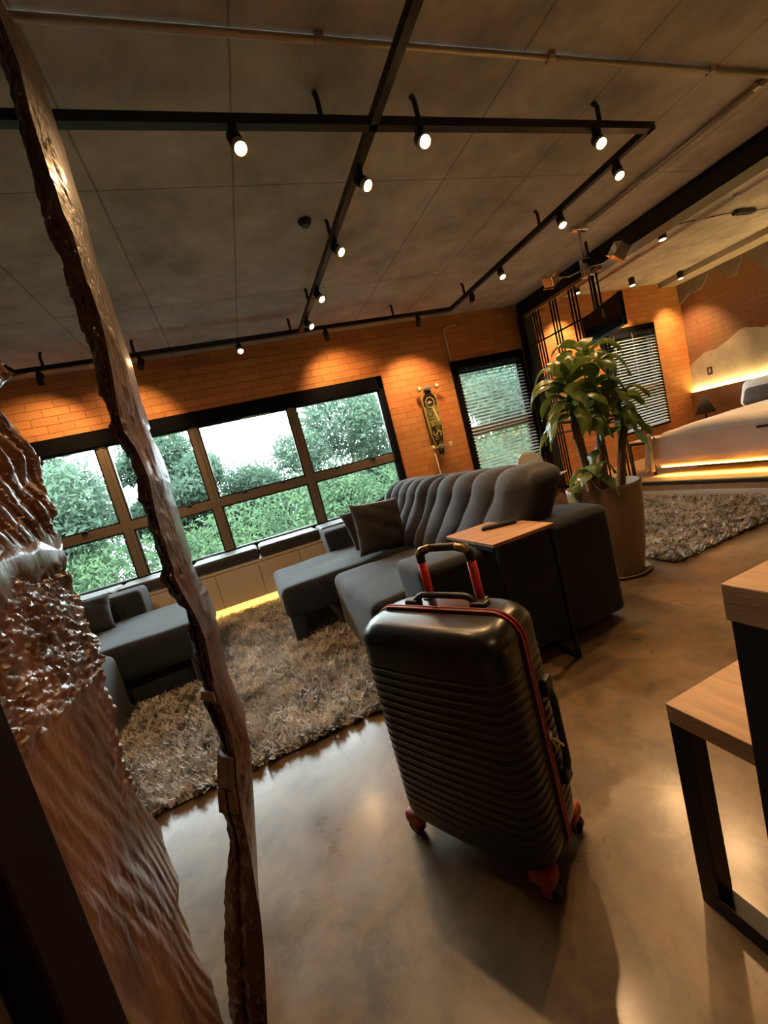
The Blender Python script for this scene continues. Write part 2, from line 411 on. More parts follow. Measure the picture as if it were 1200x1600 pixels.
# ---- bedroom platform
struct('floor_platform', box(B(), (4.60, Y0, 0), (X1, WY, .14)), M['platw'])
bm = B(); box(bm, (4.55, Y0, 0), (4.60, WY, .045))
struct('trim_3', bm, M['whitep'])
struct('trim_4', box(B(), (4.565, Y0, .045), (4.60, WY, .105)), M['platw'])
struct('trim_5', box(B(), (4.56, Y0, .125), (4.62, WY, .146)), M['gap'])

# ================================================================== OUTSIDE
gr = struct('outdoor_ground', box(B(), (-25, WY+.6, -3.6), (30, 40, -3.5)), M['grass'])
def leaves(name, cents, n, size, m_, parent=None, seed=0, flat=.5):
    """cents: (x,y,z,rx,ry,rz) blobs filled with leaf quads"""
    rg = np.random.default_rng(seed); c = np.array(cents); w = c[:, 3]*c[:, 4]*c[:, 5]; w = w**.7/np.sum(w**.7)
    k = rg.choice(len(c), n, p=w)
    d = rg.normal(size=(n, 3)); d /= np.linalg.norm(d, axis=1)[:, None]
    rr = (rg.random(n)**.33*.55+.45)*(1+.14*rg.normal(size=n))
    p = c[k, :3] + d*rr[:, None]*c[k, 3:6]
    t = rg.normal(size=(n, 3)); t[:, 2] -= .5; t /= np.linalg.norm(t, axis=1)[:, None]
    s = np.cross(t, d+rg.normal(size=(n, 3))*.8); s /= np.linalg.norm(s, axis=1)[:, None]+1e-9
    L_ = size*(.6+.8*rg.random(n))[:, None]; W_ = L_*.33
    v = np.stack([p-t*L_*.5, p+s*W_*.5, p+t*L_*.5, p-s*W_*.5], 1).reshape(-1, 3)
    me = bpy.data.meshes.new(name); me.vertices.add(4*n); me.vertices.foreach_set('co', v.ravel().astype(np.float32))
    me.loops.add(4*n); me.loops.foreach_set('vertex_index', np.arange(4*n, dtype=np.int32))
    me.polygons.add(n); me.polygons.foreach_set('loop_start', np.arange(0, 4*n, 4, dtype=np.int32)); me.polygons.foreach_set('loop_total', np.full(n, 4, dtype=np.int32))
    me.update(); me.validate()
    return link(name, me, m_, parent)
def tree(x, y, top, rad, label, seed, n=15000, group=None):
    t = thing('broadleaf_tree', label, 'tree', (x, y, -3.5), 0, 'trees outside the wide window')
    rg = random.Random(seed); cents = []; bm = B(); T = top+3.5
    tube(bm, [(0, 0, 0), (.1, 0, T*.3), (-.05, .1, T*.55), (.1, 0, T*.85)], [.17, .14, .1, .03], 8)
    for i in range(15):
        a = rg.random()*2*PI; q = rad*(.25+.65*rg.random()); z = T*(.42+.5*rg.random()*(1-.3*q/rad)); r_ = rad*rg.uniform(.24, .42)
        px, py, pz = q*math.cos(a), q*math.sin(a), min(z, T-r_*.8); cents.append((px, py, pz, r_, r_, r_*.75))
        s = V((0, 0, pz*.7)); tube(bm, [s, s.lerp(V((px, py, pz)), .5)+V((0, 0, -.1)), (px, py, pz)], [.05, .035, .012], 5)
    cents.append((0, 0, T-rad*.45, rad*.5, rad*.5, rad*.4))
    obj('trunk', bm, M['trunk'], t)
    leaves('crown', cents, int(n*1.7), .15, M['leafo'], t, seed)
tree(-4.5, 11, 3.9, 2.4, 'pale green tree outside, seen through the far left window pane', 3, 30000)
tree(-1.75, 12.5, 3.75, 1.7, 'green tree outside whose dark crown shows just right of the carved timber upright', 4, 20000)
tree(.4, 13.5, 2.35, 2.0, 'lower green tree outside, below the brightest patch of sky', 5, 20000)
tree(3.1, 11, 3.6, 2.3, 'tall green tree outside the rightmost pane of the wide window', 8, 30000)
tree(8.7, 12, 4.3, 2.3, 'green tree outside the window right of the longboard', 6, 26000)
tree(16.5, 13, 2.4, 2.0, 'green tree outside, behind the blind of the window nearest the bed', 7, 9000)
hc = [(x+random.uniform(-.3, .3), 9.0+random.uniform(-.5, .7), z+random.uniform(-.2, .2), .8, .8, .62) for x in np.arange(-9, 21, .75) for z in (-2.5, -1.7, -.9, -.1, .55)]
tag(leaves('hedge', hc, 230000, .115, M['leafh'], None, 11), 'dense green hedge outside filling the lower window panes', 'hedge', kind='stuff')
hc = [(x+random.uniform(-.5, .5), 17+random.uniform(-.8, .8), z+random.uniform(-.3, .3), 1.5, 1.2, 1.1) for x in np.arange(-18, 38, 1.5) for z in (-3, -1.6, -.2, 1.1)]
tag(leaves('tree_bank', hc, 60000, .3, M['leafo'], None, 12), 'distant bank of green trees beyond the hedge', 'trees', kind='stuff')

# ================================================================== WINDOW BENCH
for i in range(-3, 2):
    x0 = -.49 + i*.915
    where = {-3: 'furthest left', -2: 'behind the left sofa arm', -1: 'beside the carved upright', 0: 'right of the carved upright, glowing strip below', 1: 'behind the right sofa'}[i]
    t = thing('bench_cabinet', 'cream two-door bench cabinet under the window, ' + where, 'cabinet', (x0+.4575, 4.95, 0), 0, 'bench cabinets under the wide window')
    obj('body', box(box(B(), (-.456, -.225, .115), (.456, .24, .5)), (-.456, -.1, 0), (.456, .24, .115)), M['cab'], t)
    for s in (-1, 1):
        obj('door', box(B(), (min(s*.0025, s*.4545), -.245, .118), (max(s*.0025, s*.4545), -.226, .492), .002), M['cab'], t)
    obj('led_strip', box(B(), (-.44, -.16, .100), (.44, -.145, .112)), M['led'], t)
    area('led_light', (0, -.155, .095), (-.3, 0, 0), .9, 2.6, (1, .62, .16), t, .02)
tag(obj('window_ledge', box(B(), (-3.25, 4.695, .50), (1.80, WY-.035, .53), .003), M['cab']), 'cream ledge running along the wide window over the bench cabinets', 'ledge')
def softpad(lo, hi, seed):
    def fn(p, u):
        k = sm(min(u.x, 1-u.x)*5)*sm(min(u.y, 1-u.y)*5)
        z = p.z + (.012*nz(p.x*5, p.y*6, seed)+.008*nz(p.x*14, p.y*14, seed))*u.z*k
        return V((p.x+.008*nz(p.y*5, p.z*9, seed), p.y+.012*nz(p.x*6, p.z*8, seed+4), z))
    return rbox(B(), lo, hi, .035, (18, 10, 3), fn)
for i, (a, w_) in enumerate(((-2.12, 'behind the left sofa arm'), (-1.40, 'directly left of the carved upright'), (-.69, 'just right of the carved upright'), (.02, 'left of the sofa chaise corner'), (.73, 'behind the right sofa arm'))):
    tag(obj('bench_cushion', softpad((a, 4.68, .53), (a+.69, 5.13, .655), i*7), M['cushf'], smooth=True), 'flat charcoal seat pad on the window ledge, ' + w_, 'cushion', 'seat pads on the window ledge')

# ================================================================== RUGS
def shag(name, x0, x1, y0, y1, n, ca, cb, seed, label, wob=.03, ln=.05):
    t = thing(name, label, 'rug', ((x0+x1)/2, (y0+y1)/2, 0)); cx, cy = (x0+x1)/2, (y0+y1)/2
    obj('backing', box(B(), (x0-cx+.02, y0-cy+.02, .001), (x1-cx-.02, y1-cy-.02, .014)), M['rugb'], t)
    rg = np.random.default_rng(seed)
    p = np.stack([rg.uniform(x0, x1, n)-cx, rg.uniform(y0, y1, n)-cy, np.full(n, .01)], 1)
    # strands bend in clumps
    cl = .035; ci = np.floor((p[:, 0]+9)/cl).astype(int)*7919+np.floor((p[:, 1]+9)/cl).astype(int)*104729
    ang = (np.sin(ci*12.9898)*43758.5453 % 1)*2*PI + rg.normal(size=n)*.7
    lean = rg.uniform(.5, 1.5, n); L_ = ln*rg.uniform(.6, 1.25, n)
    d1 = np.stack([np.cos(ang)*np.sin(lean*.6), np.sin(ang)*np.sin(lean*.6), np.cos(lean*.6)], 1)
    a2 = ang+rg.normal(size=n)*.5
    d2 = np.stack([np.cos(a2)*np.sin(lean), np.sin(a2)*np.sin(lean), np.cos(lean)], 1)
    s = np.stack([-np.sin(ang), np.cos(ang), np.zeros(n)], 1); wd = .0052*rg.uniform(.7, 1.5, n)[:, None]
    q1 = p+d1*(L_*.5)[:, None]; q2 = q1+d2*(L_*.5)[:, None]; q2[:, 2] = np.maximum(q2[:, 2], .012)
    v = np.stack([p-s*wd, p+s*wd, q1+s*wd, q1-s*wd, q2+s*wd*.5, q2-s*wd*.5], 1).reshape(-1, 3)
    b = np.arange(n)*6; idx = np.stack([b, b+1, b+2, b+3, b+3, b+2, b+4, b+5], 1).ravel()
    me = bpy.data.meshes.new('pile'); me.vertices.add(6*n); me.vertices.foreach_set('co', v.ravel().astype(np.float32))
    me.loops.add(8*n); me.loops.foreach_set('vertex_index', idx.astype(np.int32)); me.polygons.add(2*n)
    me.polygons.foreach_set('loop_start', np.arange(0, 8*n, 4, dtype=np.int32)); me.polygons.foreach_set('loop_total', np.full(2*n, 4, dtype=np.int32))
    me.update()
    o = link('pile', me, mat(name+'_pile', ca, .8, var=(5, .5, 0), col2=cb), t); o['kind'] = 'stuff'
M['rugb'] = mat('rug_backing', (.08, .06, .045), .95)
shag('shag_rug', -1.75, .66, 1.92, 4.72, 95000, (.50, .45, .40), (.92, .88, .82), 1, 'large brown and grey shag rug between the two sofas, in front of the suitcase')
shag('shag_rug', 2.64, 4.36, 2.03, 4.25, 42000, (.42, .35, .27), (.7, .61, .5), 2, 'pale beige shag rug behind the clay pot, below the bedroom platform', ln=.04)

# ================================================================== SOFAS
def tuft(y0, y1, pitch, x0, z0, z1):
    def fn(p, u):
        wave = .024*math.sin(2*PI*(p.z-z0)/.33 + .4) - .10*(p.z-z0)
        s = (p.y-y0+wave)/pitch
        c = abs(math.sin(PI*s))**.55
        w = (1-sm(u.x*2.0))*sm(u.y*9)*sm((1-u.y)*9)
        top = sm(u.z*5)
        pinch = (1-.25*abs(math.cos(PI*(p.z-z0)/.27)))
        x = p.x - (.055*c*pinch-.02)*w
        z = p.z - (1-c)*.03*sm(u.z*4-3)
        # lean back and let the upper near end spread over the arm
        x += .34*u.z + .03*math.sin(PI*u.z)
        return V((x, p.y, z))
    return fn
def seat_fn(seed):
    def fn(p, u):
        k = max(0, math.sin(PI*u.x))*max(0, math.sin(PI*u.y))
        z = p.z + (u.z > .5)*(.018*k**.5 - .012*math.exp(-((u.x-.35)**2+(u.y-.5)**2)*60))
        return V((p.x+.006*nz(p.y*4, p.z*6, seed), p.y+.006*nz(p.x*4, p.z*6, seed), z+.006*nz(p.x*5, p.y*5, seed)*u.z))
    return fn
def chaise(t, x0, x1, y0, y1, m_, name='chaise_seat'):
    """seat that pulls forward, with its front panel reaching the floor"""
    s = obj(name, rbox(B(), (x0, y0, .20), (x1, y1, .455), .055, (14, 12, 4), seat_fn(3)), m_, t, smooth=True)
    return s
# right-hand sofa, facing -X
sr = thing('sofa', 'large charcoal sofa with pleated backrest and pulled-out seat, behind the suitcase', 'sofa', (1.1, 2.95, 0))
O = V((1.1, 2.95, 0))
def lo(p): return tuple(V(p)-O)
fb = M['fabric']; fr_ = M['fabric_r']
obj('base', rbox(B(), lo((.95, 1.80, .03)), lo((1.84, 4.40, .3)), .02, (3, 4, 2)), fb, sr, smooth=True)
obj('seat', rbox(B(), lo((.47, 2.11, .035)), lo((1.35, 3.13, .46)), .06, (12, 12, 4), seat_fn(1)), fr_, sr, smooth=True)
s2 = obj('extended_seat', rbox(B(), lo((.065, 3.155, .215)), lo((1.35, 4.09, .465)), .06, (16, 12, 4), seat_fn(2)), fb, sr, smooth=True)
obj('front_panel', rbox(B(), lo((.085, 3.165, .004)), lo((.2, 4.08, .27)), .03, (2, 6, 3)), fb, s2, smooth=True)
obj('slide_panel', rbox(B(), lo((.46, 3.18, .035)), lo((.95, 4.07, .185)), .03, (4, 6, 2)), fr_, s2, smooth=True)
def armfn(seed):
    def fn(p, u):
        return V((p.x + (.02*math.sin(PI*u.z)*(u.x < .1)), p.y+.004*nz(p.x*5, p.z*5, seed), p.z+.012*math.sin(PI*u.y)*(u.z > .5)))
    return fn
obj('armrest', rbox(B(), lo((.655, 1.745, .035)), lo((1.845, 2.105, .665)), .045, (10, 6, 8), armfn(1)), fb, sr, smooth=True)
obj('armrest', rbox(B(), lo((.655, 4.10, .035)), lo((1.845, 4.43, .665)), .045, (10, 6, 8), armfn(2)), fb, sr, smooth=True)
obj('back_frame', rbox(B(), lo((1.56, 2.06, .03)), lo((1.845, 4.14, .665)), .03, (3, 8, 6)), fb, sr, smooth=True)
def near_end(f, y1):
    def fn(p, u):
        q = f(p, u)
        if p.z > .55: q.y -= .25*sm((p.z+O.z-.55)/.14)*(1-u.y)**1.5
        return q
    return fn
def cushion(y0, y1, f=None):
    a, b = lo((1.12, y0, .46)), lo((1.42, y1, .975))
    fn = tuft(a[1], b[1], (y1-y0)/5, a[0], a[2], b[2])
    return rbox(B(), a, b, .1, (6, 90, 30), near_end(fn, y1) if f else fn)
obj('back_cushion', cushion(2.09, 3.12, 1), fr_, sr, smooth=True)
obj('back_cushion', cushion(3.11, 4.12), fr_, sr, smooth=True)
for x, y in ((1.0, 1.85), (1.78, 1.85), (1.0, 4.3), (1.78, 4.3)):
    obj('foot', lathe(B(), [(0, 0), (.025, 0), (.03, .036), (0, .036)], lo((x, y, 0)), 12), M['black'], sr)
# left-hand sofa, facing +X
sl = thing('sofa', 'second charcoal sofa with pulled-out seat, behind the rough timber at the left', 'sofa', (-1.9, 3.3, 0)); O = V((-1.9, 3.3, 0))
obj('base', rbox(B(), lo((-2.55, 2.0, .03)), lo((-1.5, 4.40, .3)), .02, (3, 4, 2)), fb, sl, smooth=True)
obj('seat', rbox(B(), lo((-2.2, 2.05, .035)), lo((-1.03, 3.09, .46)), .06, (12, 12, 4), seat_fn(5)), fb, sl, smooth=True)
s2 = obj('extended_seat', rbox(B(), lo((-2.2, 3.11, .215)), lo((-.5, 4.06, .465)), .06, (16, 12, 4), seat_fn(6)), fb, sl, smooth=True)
obj('front_panel', rbox(B(), lo((-.64, 3.12, .02)), lo((-.52, 4.05, .27)), .03, (2, 6, 3)), fb, s2, smooth=True)
obj('slide_panel', rbox(B(), lo((-1.15, 3.16, .035)), lo((-.66, 4.03, .17)), .03, (4, 6, 2)), fb, s2, smooth=True)
obj('armrest', rbox(B(), lo((-2.6, 4.10, .035)), lo((-1.05, 4.42, .665)), .045, (10, 6, 8), armfn(3)), fb, sl, smooth=True)
obj('armrest', rbox(B(), lo((-2.6, 1.70, .035)), lo((-1.15, 2.04, .665)), .045, (10, 6, 8), armfn(3)), fb, sl, smooth=True)
obj('back_frame', rbox(B(), lo((-2.6, 2.0, .03)), lo((-2.3, 4.14, .665)), .03, (3, 8, 6)), fb, sl, smooth=True)
for y0, y1 in ((2.07, 3.09), (3.09, 4.1)):
    a, b = lo((-2.3, y0, .46)), lo((-2.0, y1, .97)); f = tuft(a[1], b[1], .205, a[0], a[2], b[2])
    bm = rbox(B(), a, b, .1, (4, 60, 14), f)
    for v in bm.verts: v.co.x = a[0]+b[0]-v.co.x
    obj('back_cushion', bm, fb, sl, smooth=True)

# ---- pillows
def pillow(label, loc, rot, w=.45, h=.45, d=.13, m_=None, seed=0):
    bm = B(); n = 22; g_ = {}
    for s in (1, -1):
        for i in range(n+1):
            for j in range(n+1):
                u, v_ = i/n*2-1, j/n*2-1
                e = max(0, (1-u*u)*(1-v_*v_))**.38
                px = u*w/2*(1-.07*(1-v_*v_)**.8*abs(u)**3); pz = v_*h/2*(1-.07*(1-u*u)**.8*abs(v_)**3)
                th = s*(d/2*e + .009*nz(u*3, v_*3, seed)*e + .005*nz(u*9+v_*4, v_*2, seed+2)*e + .012*e*abs(math.sin(PI*(u*.7+v_*1.4))))
                if e == 0 or i in (0, n) or j in (0, n):
                    if (i, j) not in g_: g_[(i, j)] = bm.verts.new((px, 0, pz))
                    g_[(i, j, s)] = g_[(i, j)]
                else: g_[(i, j, s)] = bm.verts.new((px, th, pz))
        for i in range(n):
            for j in range(n): bm.faces.new([g_[(i+a, j+b, s)] for a, b in ((0, 0), (1, 0), (1, 1), (0, 1))])
    o = obj('throw_pillow', bm, m_ or M['pillow'], smooth=True); o.location = loc; o.rotation_euler = rot
    return tag(o, label, 'pillow')
pillow('square dark grey-brown throw pillow propped on the sofa seat', (1.0, 3.30, .69), (math.radians(-14), math.radians(6), math.radians(2)), .45, .45, .14, seed=1)
pillow('dark pillow tucked behind the square throw pillow on the sofa', (1.03, 3.66, .66), (math.radians(-10), math.radians(-8), math.radians(-8)), .46, .42, .13, M['fabric_r'], seed=5)
pillow('small charcoal pillow lying against the arm of the left sofa', (-1.42, 3.84, .60), (math.radians(-40), 0, math.radians(10)), .42, .34, .12, M['fabric'], seed=8)

# ================================================================== SIDE TABLE AND REMOTE
t = thing('side_table', 'C-shaped side table with wood top and black metal legs beside the sofa arm', 'side table', (1.18, 1.85, 0)); O = V((1.18, 1.85, 0))
obj('tabletop', box(B(), lo((1.0, 1.625, .687)), lo((1.36, 2.09, .705)), .002), M['oak'], t)
bm = B()
for x in (1.015, 1.335):
    bar(bm, lo((x, 1.64, .675)), lo((x, 2.07, .675)), .022)
obj('top_frame', bar(bar(bm, lo((1.015, 1.64, .675)), lo((1.335, 1.64, .675)), .022), lo((1.015, 2.07, .675)), lo((1.335, 2.07, .675)), .022), M['black'], t)
for x in (1.015, 1.335):
    obj('leg', bar(B(), lo((x, 1.62, .006)), lo((x, 1.62, .685)), .02), M['black'], t)
    obj('foot_bar', bar(B(), lo((x, 1.61, .012)), lo((x, 2.05, .012)), .02), M['black'], t)
t = thing('remote_control', 'slim black remote control lying on the wooden side table', 'remote control', (1.23, 1.90, .705), math.radians(-24)); 
obj('body', rbox(B(), (-.095, -.021, 0), (.095, .021, .02), .009, (4, 2, 1)), M['casem'], t, smooth=True)
bm = B()
for i in range(7):
    for j in (-1, 0, 1): box(bm, (-.07+i*.017, j*.011-.003, .02), (-.06+i*.017, j*.011+.003, .0215))
obj('buttons', bm, M['soc'], t)

# ================================================================== SUITCASE
A = V((.431, .85)); u2 = V((.5, -.866)); v2 = V((.866, .5))
org = A + u2*(-.197) + v2*.115
sc = thing('suitcase', 'black ribbed hard-shell suitcase with red piping standing in the middle of the floor', 'suitcase', (org.x, org.y, 0), math.atan2(u2.y, u2.x))
# local: x along width (near side +), y along depth (front face at -)
W2, D2, ZB, ZT = .243, .138, .066, .742
def section(z, ins=0, y0=-D2, y1=D2, n=14):
    pass
def shell(y_in, y_out, sgn):
    """half shell from the zipper plane y_in to the outer face y_out"""
    bm = B(); nzv = 430; rings = []
    Rz = .058
    for k in range(nzv+1):
        z = ZB + (ZT-ZB)*k/nzv
        t_ = (ZT-z)
        def ins(d, R): return 0 if d >= R else R - math.sqrt(max(0, R*R-(R-d)**2))
        it = ins(ZT-z, Rz); ib = ins(z-ZB, .05)
        i_ = max(it, ib)
        rib = 0
        if .13 < z < .625:
            s = ((z-.13) % .0262)/.0262
            rib = .0032*math.exp(-((s-.5)/.17)**2) * sm((z-.13)/.02)*sm((.625-z)/.015)
            rib -= .0006
        w = W2 - i_*.95; dep = abs(y_out-y_in); d_ = dep - i_*.85
        rc = .075
        pts = []
        # path: (x=-w,y_in) -> corner -> front -> corner -> (x=w,y_in)
        side_n, arc_n, front_n = 8, 10, 14
        for j in range(side_n): pts.append((-w, (d_-rc)*j/side_n, 1 if j > 1 else 0, (-1, 0)))
        for j in range(arc_n+1):
            a = PI - (PI/2)*j/arc_n; pts.append((-w+rc+rc*math.cos(a), d_-rc+rc*math.sin(a), 1, (math.cos(a), math.sin(a))))
        for j in range(1, front_n): pts.append((-w+rc+(2*w-2*rc)*j/front_n, d_+.006*math.sin(PI*j/front_n), 1, (0, 1)))
        for j in range(arc_n+1):
            a = PI/2 - (PI/2)*j/arc_n; pts.append((w-rc+rc*math.cos(a), d_-rc+rc*math.sin(a), 1, (math.cos(a), math.sin(a))))
        for j in reversed(range(side_n)): pts.append((w, (d_-rc)*j/side_n, 1 if j > 1 else 0, (1, 0)))
        rings.append([bm.verts.new((p[0]+p[3][0]*rib*p[2], y_in+sgn*(p[1]+p[3][1]*rib*p[2]), z)) for p in pts])
    for a, b in zip(rings, rings[1:]):
        for j in range(len(a)-1): bm.faces.new((a[j], a[j+1], b[j+1], b[j]))
    bm.faces.new(rings[0]); bm.faces.new(rings[-1])
    for a, b in zip(rings, rings[1:]): pass
    return bm
yz = .0
obj('front_shell', shell(yz-.004, -D2, -1), M['caser'], sc, sharp=50)
obj('rear_shell', shell(yz+.004, D2, 1), M['caser'], sc, sharp=50)
def loop(x_off, y, r_=.075, n=10):
    w = W2+x_off; z0, z1 = ZB-x_off, ZT+x_off; pts = []
    for cx, cz, a0, rr in ((w-r_, z1-r_, 0, r_), (-w+r_, z1-r_, 90, r_), (-w+.05, z0+.05, 180, .05), (w-.05, z0+.05, 270, .05)):
        for k in range(n+1):
            a = math.radians(a0+90*k/n); pts.append((cx+rr*math.cos(a), y, cz+rr*math.sin(a)))
    return pts
def closed(bm, pts, r_, sy=1):
    tube(bm, pts+[pts[0]], r_, 8, False)
    return bm
obj('zipper_tape', closed(B(), loop(-.004, 0), .013), M['casem'], sc)
p_ = B(); closed(p_, loop(.007, -.008), .003); closed(p_, loop(.007, .008), .003)
obj('red_piping', p_, M['redp'], sc)
zp = B(); box(zp, (W2+.006, -.007, .395), (W2+.02, .007, .42), .003)
z_ = obj('zip_slider', zp, M['chrome'], sc)
obj('zip_pull', tube(tube(B(), [(W2+.016, 0, .40), (W2+.03, .016, .378), (W2+.032, .028, .36)], .0035, 6), [(W2+.014, .0, .398), (W2+.022, .006, .372), (W2+.024, .008, .35)], .003, 6), M['chrome'], z_)
# top carry handle
def arch(c0, c1, lift, r_, n=16, up=V((0, 0, 1)), flat=1):
    pts = []; rs = []
    for k in range(n+1):
        t_ = k/n; e = min(1, math.sin(PI*t_)*2.2)
        pts.append(V(c0).lerp(V(c1), t_)+up*lift*e); rs.append(r_*(1.25 if e < .6 else 1))
    return pts, rs
hp, hr = arch((-.125, .05, ZT-.006), (.115, .05, ZT-.006), .032, .010)
bm = tube(B(), hp, hr, 10); box(bm, (-.15, .032, ZT-.012), (-.10, .068, ZT+.012), .006); box(bm, (.09, .032, ZT-.012), (.14, .068, ZT+.012), .006)
obj('carry_handle', bm, M['casem'], sc)
# side handle, arched along the height on the +x side
hp, hr = arch((W2-.003, .062, .235), (W2-.003, .062, .52), .022, .0105, up=V((1, 0, 0)))
bm = tube(B(), hp, hr, 10); box(bm, (W2-.012, .04, .22), (W2+.018, .084, .27), .006); box(bm, (W2-.012, .04, .485), (W2+.018, .084, .535), .006)
obj('side_handle', bm, M['casem'], sc)
# telescopic handle
th = obj('telescopic_handle', (lambda bm: (tube(bm, [(-.082, .088, .862), (-.082, .088, .885), (-.072, .088, .9), (-.04, .088, .908), (.05, .088, .908), (.088, .088, .9), (.097, .088, .885), (.097, .088, .862)], [.014, .015, .015, .0125, .0125, .015, .015, .014], 12), bm)[1])(B()), M['casem'], sc)
gi = mat('bronze_inlay', (.5, .3, .12), .25, .8)
obj('grip_inlay', tube(B(), [(-.083, .079, .894), (-.066, .078, .908), (-.03, .077, .915)], .0085, 8), gi, th)
obj('grip_inlay', tube(B(), [(.06, .077, .914), (.085, .078, .906), (.1, .079, .893)], .0085, 8), gi, th)
for x in (-.082, .097):
    obj('red_tube', tube(B(), [(x, .088, ZT-.02), (x, .088, .865)], .0135, 14), M['red'], th)
    obj('tube_collar', box(B(), (x-.02, .07, ZT-.01), (x+.02, .106, ZT+.004), .004), M['casem'], sc)
# wheels
for sx in (-1, 1):
    for sy in (-1, 1):
        x, y = sx*(W2-.042), sy*(D2-.04)
        bm = B(); rbox(bm, (x-.034, y-.03, .048), (x+.034, y+.03, .09), .014, (2, 2, 2))
        w_ = obj('wheel_housing', bm, M['redw'], sc, smooth=True)
        for v in w_.data.vertices: v.co.x += sx*.006; v.co.y += sy*.006
        fk = B()
        for d_ in (-.016, .016): box(fk, (x-.012+sx*.012, y+d_-.004+sy*.01, .018), (x+.016+sx*.012, y+d_+.004+sy*.01, .07), .003)
        obj('fork', fk, M['redw'], w_)
        bm = B(); tube(bm, [(x+sx*.016, y-.012+sy*.01, .027), (x+sx*.016, y+.012+sy*.01, .027)], .0262, 18)
        obj('wheel', bm, M['casem'], w_)

# ================================================================== BENCH AND TABLE AT RIGHT
t = thing('dining_bench', 'low bench with oak slab seat and black steel frame at the right edge', 'bench', (1.3, .2, 0)); O = V((1.3, .2, 0))
obj('seat', box(B(), lo((.738, -.7, .475)), lo((1.16, .652, .52)), .002), M['oaks'], t)
for y in (.62, -.55):
    obj('leg', box(B(), lo((.739, y-.012, 0.045)), lo((.785, y+.032, .475)), .002), M['black'], t)
    obj('leg', box(B(), lo((1.105, y-.022, 0.045)), lo((1.15, y+.022, .475)), .002), M['black'], t)
for x in (.739, 1.105):
    obj('foot_rail', box(B(), lo((x, -.57, 0)), lo((x+.045, .652, .045)), .002), M['black'], t)
t = thing('counter_table', 'taller counter table with thick oak top and black steel legs, over the bench', 'table', (1.3, -.3, 0)); O = V((1.3, -.3, 0))
TX, TY = .612, .41
obj('tabletop', box(B(), lo((TX, -1.3, .842)), lo((2.1, TY, .90)), .002), M['oaks'], t)
for x in (TX+.004, 2.03):
    for y in (TY-.054, -1.25):
        obj('leg', box(B(), lo((x, y, 0)), lo((x+.05, y+.05, .842)), .002), M['black'], t)
obj('apron', box(B(), lo((TX+.25, TY-.35, .80)), lo((2.0, TY-.31, .842))), M['black'], t)

# ================================================================== PLANT
O = V((2.375, 2.27, 0))
t = thing('potted_plant', 'tall leafy corn plant in a round beige clay pot behind the sofa', 'plant', O)
obj('pot', lathe(B(), [(0, 0), (.155, 0), (.165, .012), (.2, .2), (.226, .42), (.243, .63), (.244, .65), (.236, .655), (.222, .65), (.218, .6), (.205, .56), (0, .56)], n=48), M['pot'], t, smooth=True)
obj('saucer', lathe(B(), [(0, .0), (.19, 0), (.215, .02), (.205, .022), (.18, .01), (0, .01)], n=40), M['pot'], t, smooth=True)
bm = lathe(B(), [(0, .605), (.12, .6), (.216, .59)], n=32)
for v in bm.verts: v.co.z += .012*nz(v.co.x*20, v.co.y*20, 1)
obj('soil', bm, M['soil'], t, smooth=True)
def leaf(bm, p, az, el, L_, w, droop, tw=0):
    n = 11; pos = V(p); d = V((math.cos(az)*math.cos(el), math.sin(az)*math.cos(el), math.sin(el))); side = V((-math.sin(az), math.cos(az), 0))
    side.rotate(Matrix.Rotation(tw, 3, d)); rings = []; seed = random.random()*90
    for i in range(n+1):
        s = i/n; rip_a = .022; ww = w*(math.sin(PI*min(1, s*.93+.07))**.75)*(1 if s < .6 else (1-(s-.6)/.4)**.6+.02)
        if s < .12: ww = max(w*.22, ww*.4)
        nrm = side.cross(d).normalized(); rip = .02*math.sin(s*11+seed)
        rings.append([bm.verts.new(pos+side*ww*k + nrm*(abs(k)*ww*.38 + rip*k)) for k in (-.5, -.25, 0, .25, .5)])
        pos = pos+d*(L_/n); ax = side.normalized()
        d = (d + V((0, 0, -1))*droop/n*(.5+1.6*s)).normalized()
        side = (side - d*side.dot(d)).normalized()
    for a, b in zip(rings, rings[1:]):
        for j in range(4):
            f = bm.faces.new((a[j], a[j+1], b[j+1], b[j])); f.smooth = True
canes = [((-.07, .02, .55), (-.13, .0, 1.12), 1.46, 30, .43), ((.06, .05, .55), (.16, .05, 1.22), 1.60, 26, .40), ((.08, -.06, .55), (.24, -.05, 1.0), 1.26, 18, .34), ((-.02, -.09, .55), (-.16, -.10, .74), .80, 9, .28)]
rg = random.Random(12)
for a, b, zt, nl, LL in canes:
    pts = [V(a).lerp(V(b), k/6)+V((.008*nz(k, 1, a[0]*9), .008*nz(k, 3, a[1]*9), 0)) for k in range(7)]
    obj('cane', tube(B(), pts, [.031, .03, .029, .029, .028, .028, .024], 12), M['bark'], t)
    bm = B(); top = V((b[0], b[1], zt)); tube(bm, [pts[-1], top], [.018, .008], 8); base = V(b)
    for i in range(nl):
        s = i/(nl-1); p = base.lerp(top, s); az = i*2.399+rg.uniform(-.3, .3)
        el = math.radians(rg.uniform(-5, 30)+48*s)
        leaf(bm, p, az, el, LL*rg.uniform(.75, 1.1)*(1-.15*s), rg.uniform(.095, .145)*(LL/.48)**.5, rg.uniform(2.4, 4.6), rg.uniform(-.4, .4))
    obj('foliage', bm, M['leaf'], t)

